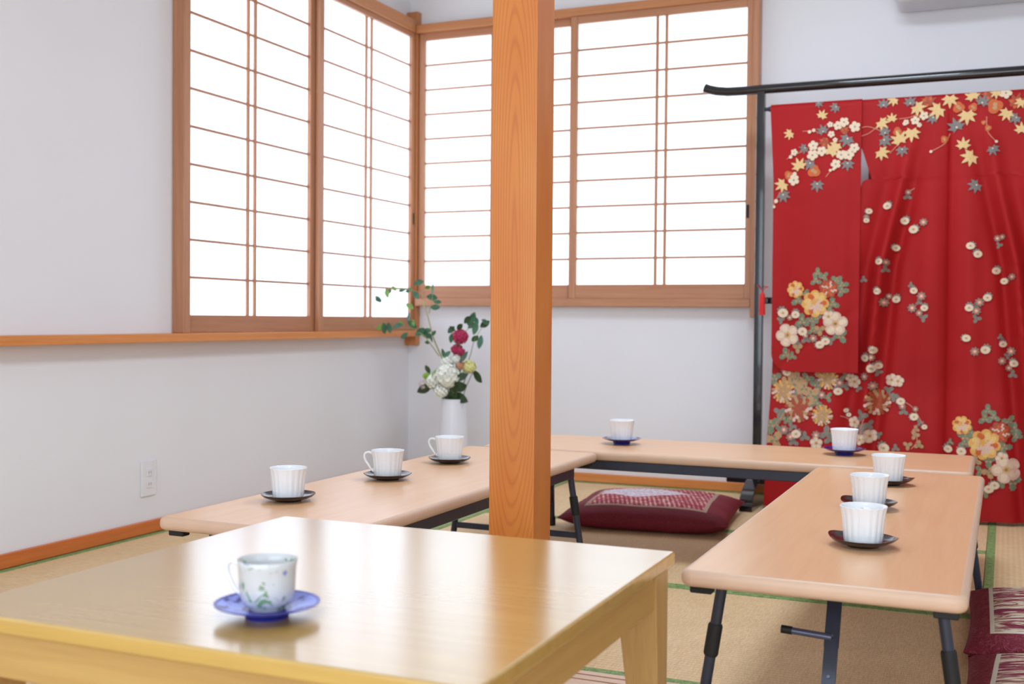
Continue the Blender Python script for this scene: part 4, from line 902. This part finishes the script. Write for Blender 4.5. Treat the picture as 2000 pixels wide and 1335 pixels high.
        for ring, (rad, n) in enumerate(((0.82, 17), (0.56, 13), (0.3, 8))):
            for k in range(n):
                a = k * 2 * PI / n + ring * 0.3 + rnd.uniform(-0.08, 0.08)
                poly(b, S, x + r * rad * math.cos(a), z + r * rad * math.sin(a), radial(r * 0.24, lambda q: 0.28 + 0.72 * abs(math.cos(q)), 14, a + 0.25), KI[('H' if (k % 3 == 0 and math.sin(a) < 0.1) else sec if k % 2 else main) if ring < 2 else main], e + 0.00025 * ring, 2)
        poly(b, S, x, z, radial(r * 0.62, lambda a: 0.8 + 0.2 * math.cos(9 * a), 40, rot), KI['R' if typ == 'K' else 'P'], e - 0.0002, 3)
ORDER = {'g': 0, 'L': 1, 'T': 2, 'R': 2, 'O': 3, 'G': 3, 'Y': 4, 'K': 4, 'J': 4, 'k': 5, 'W': 5, 'P': 5, 'Q': 5, 'X': 4, 'p': 6, 'b': 6, 'c': 6}
def dress(b, S, which):
    rnd = random.Random(5 + which)
    for i, (typ, x, z, r, sl) in enumerate(MOTIFS):
        if sl != which: continue
        rnd.seed(i * 7 + 3)
        motif(b, S, typ, x, z, r, rnd, 0.0016 + ORDER[typ] * 0.0007 + (i % 7) * 0.00003)
    for pts, sl in STEMS:
        if sl != which: continue
        P = spline([(p[0], 0, p[1]) for p in pts], 8); w = 0.0016
        L = []
        for k, p in enumerate(P):
            d = (P[min(k + 1, len(P) - 1)] - P[max(k - 1, 0)]).normalized()
            L.append((b.verts.new(S(p.x - d.z * w, p.z + d.x * w, 0.0032)), b.verts.new(S(p.x + d.z * w, p.z - d.x * w, 0.0032))))
        for k in range(len(P) - 1): b.faces.new([L[k][0], L[k + 1][0], L[k + 1][1], L[k][1]]).material_index = KI['k']
def frange(a, c, n): return [a + (c - a) * i / n for i in range(n + 1)]
zs = frange(ZT, 1.44, 14) + [1.4141, 1.40, 1.37, 1.34, 1.31, 1.2951] + [1.2945, 1.285, 1.27] + frange(1.25, 0.012, 90)
b = bm_new()
sheet(b, zs, 150, lambda z: KX - halfw(z), lambda z: KX + halfw(z), lambda x, z: round_top(z, body_y(x, z)))
# part hanging behind the pole
sheet(b, frange(1.60, 0.35, 30), 24, lambda z: KX - 0.30, lambda z: KX + 0.30, lambda x, z: -0.268 + 0.004 * math.sin(x * 20), 0.003)
dress(b, S_body, 0)
ob = obj('kimono_body', b, KMAT, kim, ang=60)
b = bm_new()
zs = frange(ZT, 0.68, 70) + frange(0.67, 0.547, 24)
sheet(b, zs, 56, sl_left, lambda z: 2.178, lambda x, z: round_top(z, sleeve_y(x, z)), 0.006)
nplain = len(b.verts)
dress(b, S_sl, 1)
obj('sleeve', b, KMAT, kim, ang=60)
# the mirrored sleeve beyond the picture's edge
b = bm_new()
sheet(b, zs, 40, lambda z: 2 * KX - 2.178, lambda z: 2 * KX - sl_left(z), lambda x, z: round_top(z, sleeve_y(2 * KX - x, z)), 0.006)
def S_sr(x, z, e=0.0):
    p = S_sl(2 * KX - x, z, e); return Vector((2 * KX - p.x, p.y, p.z))
rnd = random.Random(9)
for i, (typ, x, z, r, sl) in enumerate(MOTIFS):
    if sl == 1:
        rnd.seed(i); motif(b, S_sr, typ, 2 * KX - x, z, r, rnd, 0.0016 + ORDER[typ] * 0.0007 + (i % 7) * 0.00003)
obj('sleeve', b, KMAT, kim, ang=60)

# ------------------------------------------------------------------ vase and flowers
VX, VY = 0.449, -0.40
b = bm_new()
lathe(b, [(0.050, 0.0), (0.060, 0.0), (0.064, 0.006), (0.0675, 0.06), (0.0672, 0.14), (0.064, 0.22), (0.059, 0.30), (0.055, 0.36), (0.0545, 0.388), (0.0515, 0.389), (0.0515, 0.36), (0.055, 0.30), (0.058, 0.2), (0.05, 0.02)], 64)
tag(obj('flower_vase', b, M['vase'], loc=(VX, VY, 0), ang=50), 'tall white tapering vase on the floor in the far left corner', 'vase')
def leaf(b, c, r, ang, tilt, mi=0, wide=0.55):
    n = 7; d = Vector((math.cos(ang), 0.25 * math.sin(tilt * 3), math.sin(ang))).normalized()
    s = Vector((-math.sin(ang) * math.cos(tilt), math.sin(tilt), math.cos(ang) * math.cos(tilt))).normalized()
    nn = d.cross(s).normalized(); L, R_, Mx = [], [], []
    for k in range(n + 1):
        t = k / n; w = wide * r * math.sin(PI * min(1, t * 0.97 + 0.03)) ** 0.8
        p = c + d * (r * (2 * t - 1)) + nn * (0.25 * r * t * t)
        L.append(b.verts.new(p + s * w + nn * 0.12 * w)); R_.append(b.verts.new(p - s * w + nn * 0.12 * w)); Mx.append(b.verts.new(p))
    for k in range(n):
        b.faces.new([L[k], L[k + 1], Mx[k + 1], Mx[k]]).material_index = mi; b.faces.new([Mx[k], Mx[k + 1], R_[k + 1], R_[k]]).material_index = mi
def P3(p, dy=0.0): return Vector((p[0], VY + dy, p[1]))
def branch(name, paths, leaves, label, seed, mats):
    rnd = random.Random(seed); t = empty(name, (VX, VY, 0.10)); tag(t, label, 'branch', 'leafy branches in the vase')
    inv = Vector((VX, VY, 0.10))
    b = bm_new()
    for i, (pts, r0, r1) in enumerate(paths):
        sp = spline([P3(p, 0.02 * math.sin(k * 1.7 + i)) if k else P3(p) for k, p in enumerate(pts)], 6); n = len(sp)
        if i == 0: sp = [Vector((VX + 0.01, VY, 0.12))] + sp; n += 1
        tube(b, [p - inv for p in sp], [r0 + (r1 - r0) * k / (n - 1) for k in range(n)], 8)
    obj('stem', b, mats[0], t)
    b = bm_new()
    for (x, z, r) in leaves:
        y = rnd.uniform(-0.02, 0.02)
        leaf(b, Vector((x, VY + y, z)) - inv, r * 1.3, rnd.uniform(0, 2 * PI), rnd.uniform(-0.7, 0.7), 0 if rnd.random() < 0.75 else 1)
    obj('foliage', b, [mats[1], mats[2]], t)
branch('leafy_branch', [(FL_b1stem, 0.0042, 0.002), (FL_b1a, 0.0018, 0.0009), (FL_b1a2, 0.0018, 0.0009), (FL_b1b, 0.0026, 0.0009)], FL_b1leaf,
       'long arching branch with small green leaves leaning left from the vase', 3, (M['stem'], M['leaf'], M['leaf_y']))
branch('leafy_branch', [(FL_b2stem, 0.0025, 0.0012), (FL_b2b, 0.0022, 0.001)], FL_b2leaf,
       'short upright branch with small green leaves rising right behind the crimson flowers', 4, (M['gstem'], M['leaf'], M['leaf_d']))
def ball(b, c, r, n, pr, rnd, mi=0, squash=0.9):
    bmesh.ops.create_icosphere(b, subdivisions=2, radius=r * 0.78, matrix=Matrix.Translation(c))
    for k in range(n):
        zz = 1 - 2 * (k + 0.5) / n; a = k * 2.39996; q = math.sqrt(1 - zz * zz)
        d = Vector((q * math.cos(a), q * math.sin(a), zz))
        u = d.orthogonal().normalized(); w = d.cross(u); ph = rnd.uniform(0, 6)
        u, w = u * math.cos(ph) + w * math.sin(ph), w * math.cos(ph) - u * math.sin(ph)
        base = c + Vector((d.x, d.y, d.z * squash)) * r * rnd.uniform(0.82, 1.0)
        cv = b.verts.new(base - d * pr * 0.15)
        ring = [b.verts.new(base + (u * math.cos(j * PI / 4) + w * math.sin(j * PI / 4)) * pr * (0.8 + 0.25 * (j % 2)) + d * pr * 0.22) for j in range(8)]
        for j in range(8): b.faces.new([cv, ring[j], ring[(j + 1) % 8]])
def flower(name, cat, x, z, r, mat_, label, seed, dy=0.0, group=None, npet=70, bent=None):
    rnd = random.Random(seed); t = empty(name, (VX, VY, 0.10)); tag(t, label, cat, group)
    inv = Vector((VX, VY, 0.10)); c = Vector((x, VY + dy, z)) - inv
    b = bm_new(); k = max(-0.03, min(0.03, (x - VX) * 0.4))
    tube(b, spline([(k * 0.3, 0, 0.02), (k, dy * 0.3, 0.29), ((c.x + k) / 2, dy * 0.7, (c.z + 0.30) / 2), (c.x, c.y, c.z - r * 0.5)], 5), 0.0024, 8)
    obj('stem', b, M['gstem'], t)
    b = bm_new(); ball(b, c, r * 1.12, npet, r * 0.28, rnd); obj('blossom', b, mat_, t, ang=30)
    return t
WL = ['large white round blossom at the front centre of the bouquet', 'white blossom just left of the large white one', 'small white blossom lowest over the vase rim', 'white blossom on top left of the large white one', 'small white blossom just below the smaller crimson flowers', 'pale pinkish blossom at the far left of the bouquet']
for i, (x, z, r) in enumerate(FL_white):
    flower('white_blossom', 'flower', x, z, r, M['petal_w'] if i != 5 else M['petal_k'], WL[i], 20 + i, [-0.05, -0.045, -0.06, -0.01, 0.0, -0.03][i], 'white blossoms in the vase', 110 if i == 0 else 60)
PL = ['crimson flower highest and largest of the three', 'crimson flower in the middle, left of the smallest', 'smallest crimson bud at the right below the others']
for i, (x, z, r) in enumerate(FL_pink): flower('crimson_flower', 'flower', x, z, r, M['petal_p'], PL[i], 40 + i, [0.0, 0.012, -0.012][i], 'crimson flowers in the vase', 80)
flower('yellow_flower', 'flower', *FL_yel[0], M['petal_y'], 'cream yellow flower at the right side of the bouquet', 50, -0.01)
flower('peach_flower', 'flower', *FL_yel[1], M['petal_o'], 'small peach bud beside the cream yellow flower', 51, -0.03)
for i, (x, z, r) in enumerate(FL_green): flower('green_bud', 'flower', x, z, r, M['petal_g'], ['lime green bud at the left of the bouquet', 'lime green bud between the two front white blossoms'][i], 60 + i, -0.05, 'green buds in the vase', 40)
t = empty('leaf_spray', (VX, VY, 0.10)); tag(t, 'dark green leaf spray spreading around the vase rim below the blossoms', 'leaves')
b = bm_new(); b2 = bm_new(); rnd = random.Random(8)
LA = [0.9, 0.3, 0.4, -0.7, -0.35, 3.0, 3.5, 2.0, 0.6, 3.6, 0.2]
for i, (x, z, r) in enumerate(FL_dark):
    c = Vector((x - VX, rnd.uniform(-0.05, -0.01), z - 0.10)); leaf(b, c, r * 1.15, LA[i], rnd.uniform(-0.5, 0.5), 0, 0.5)
    tube(b2, spline([(0, 0, 0.05), ((x - VX) * 0.35, c.y * 0.5, 0.285), (c.x - math.cos(LA[i]) * r, c.y, c.z - math.sin(LA[i]) * r)], 5), 0.0018, 6)
obj('foliage', b, M['leaf_d'], t); obj('stem', b2, M['gstem'], t)
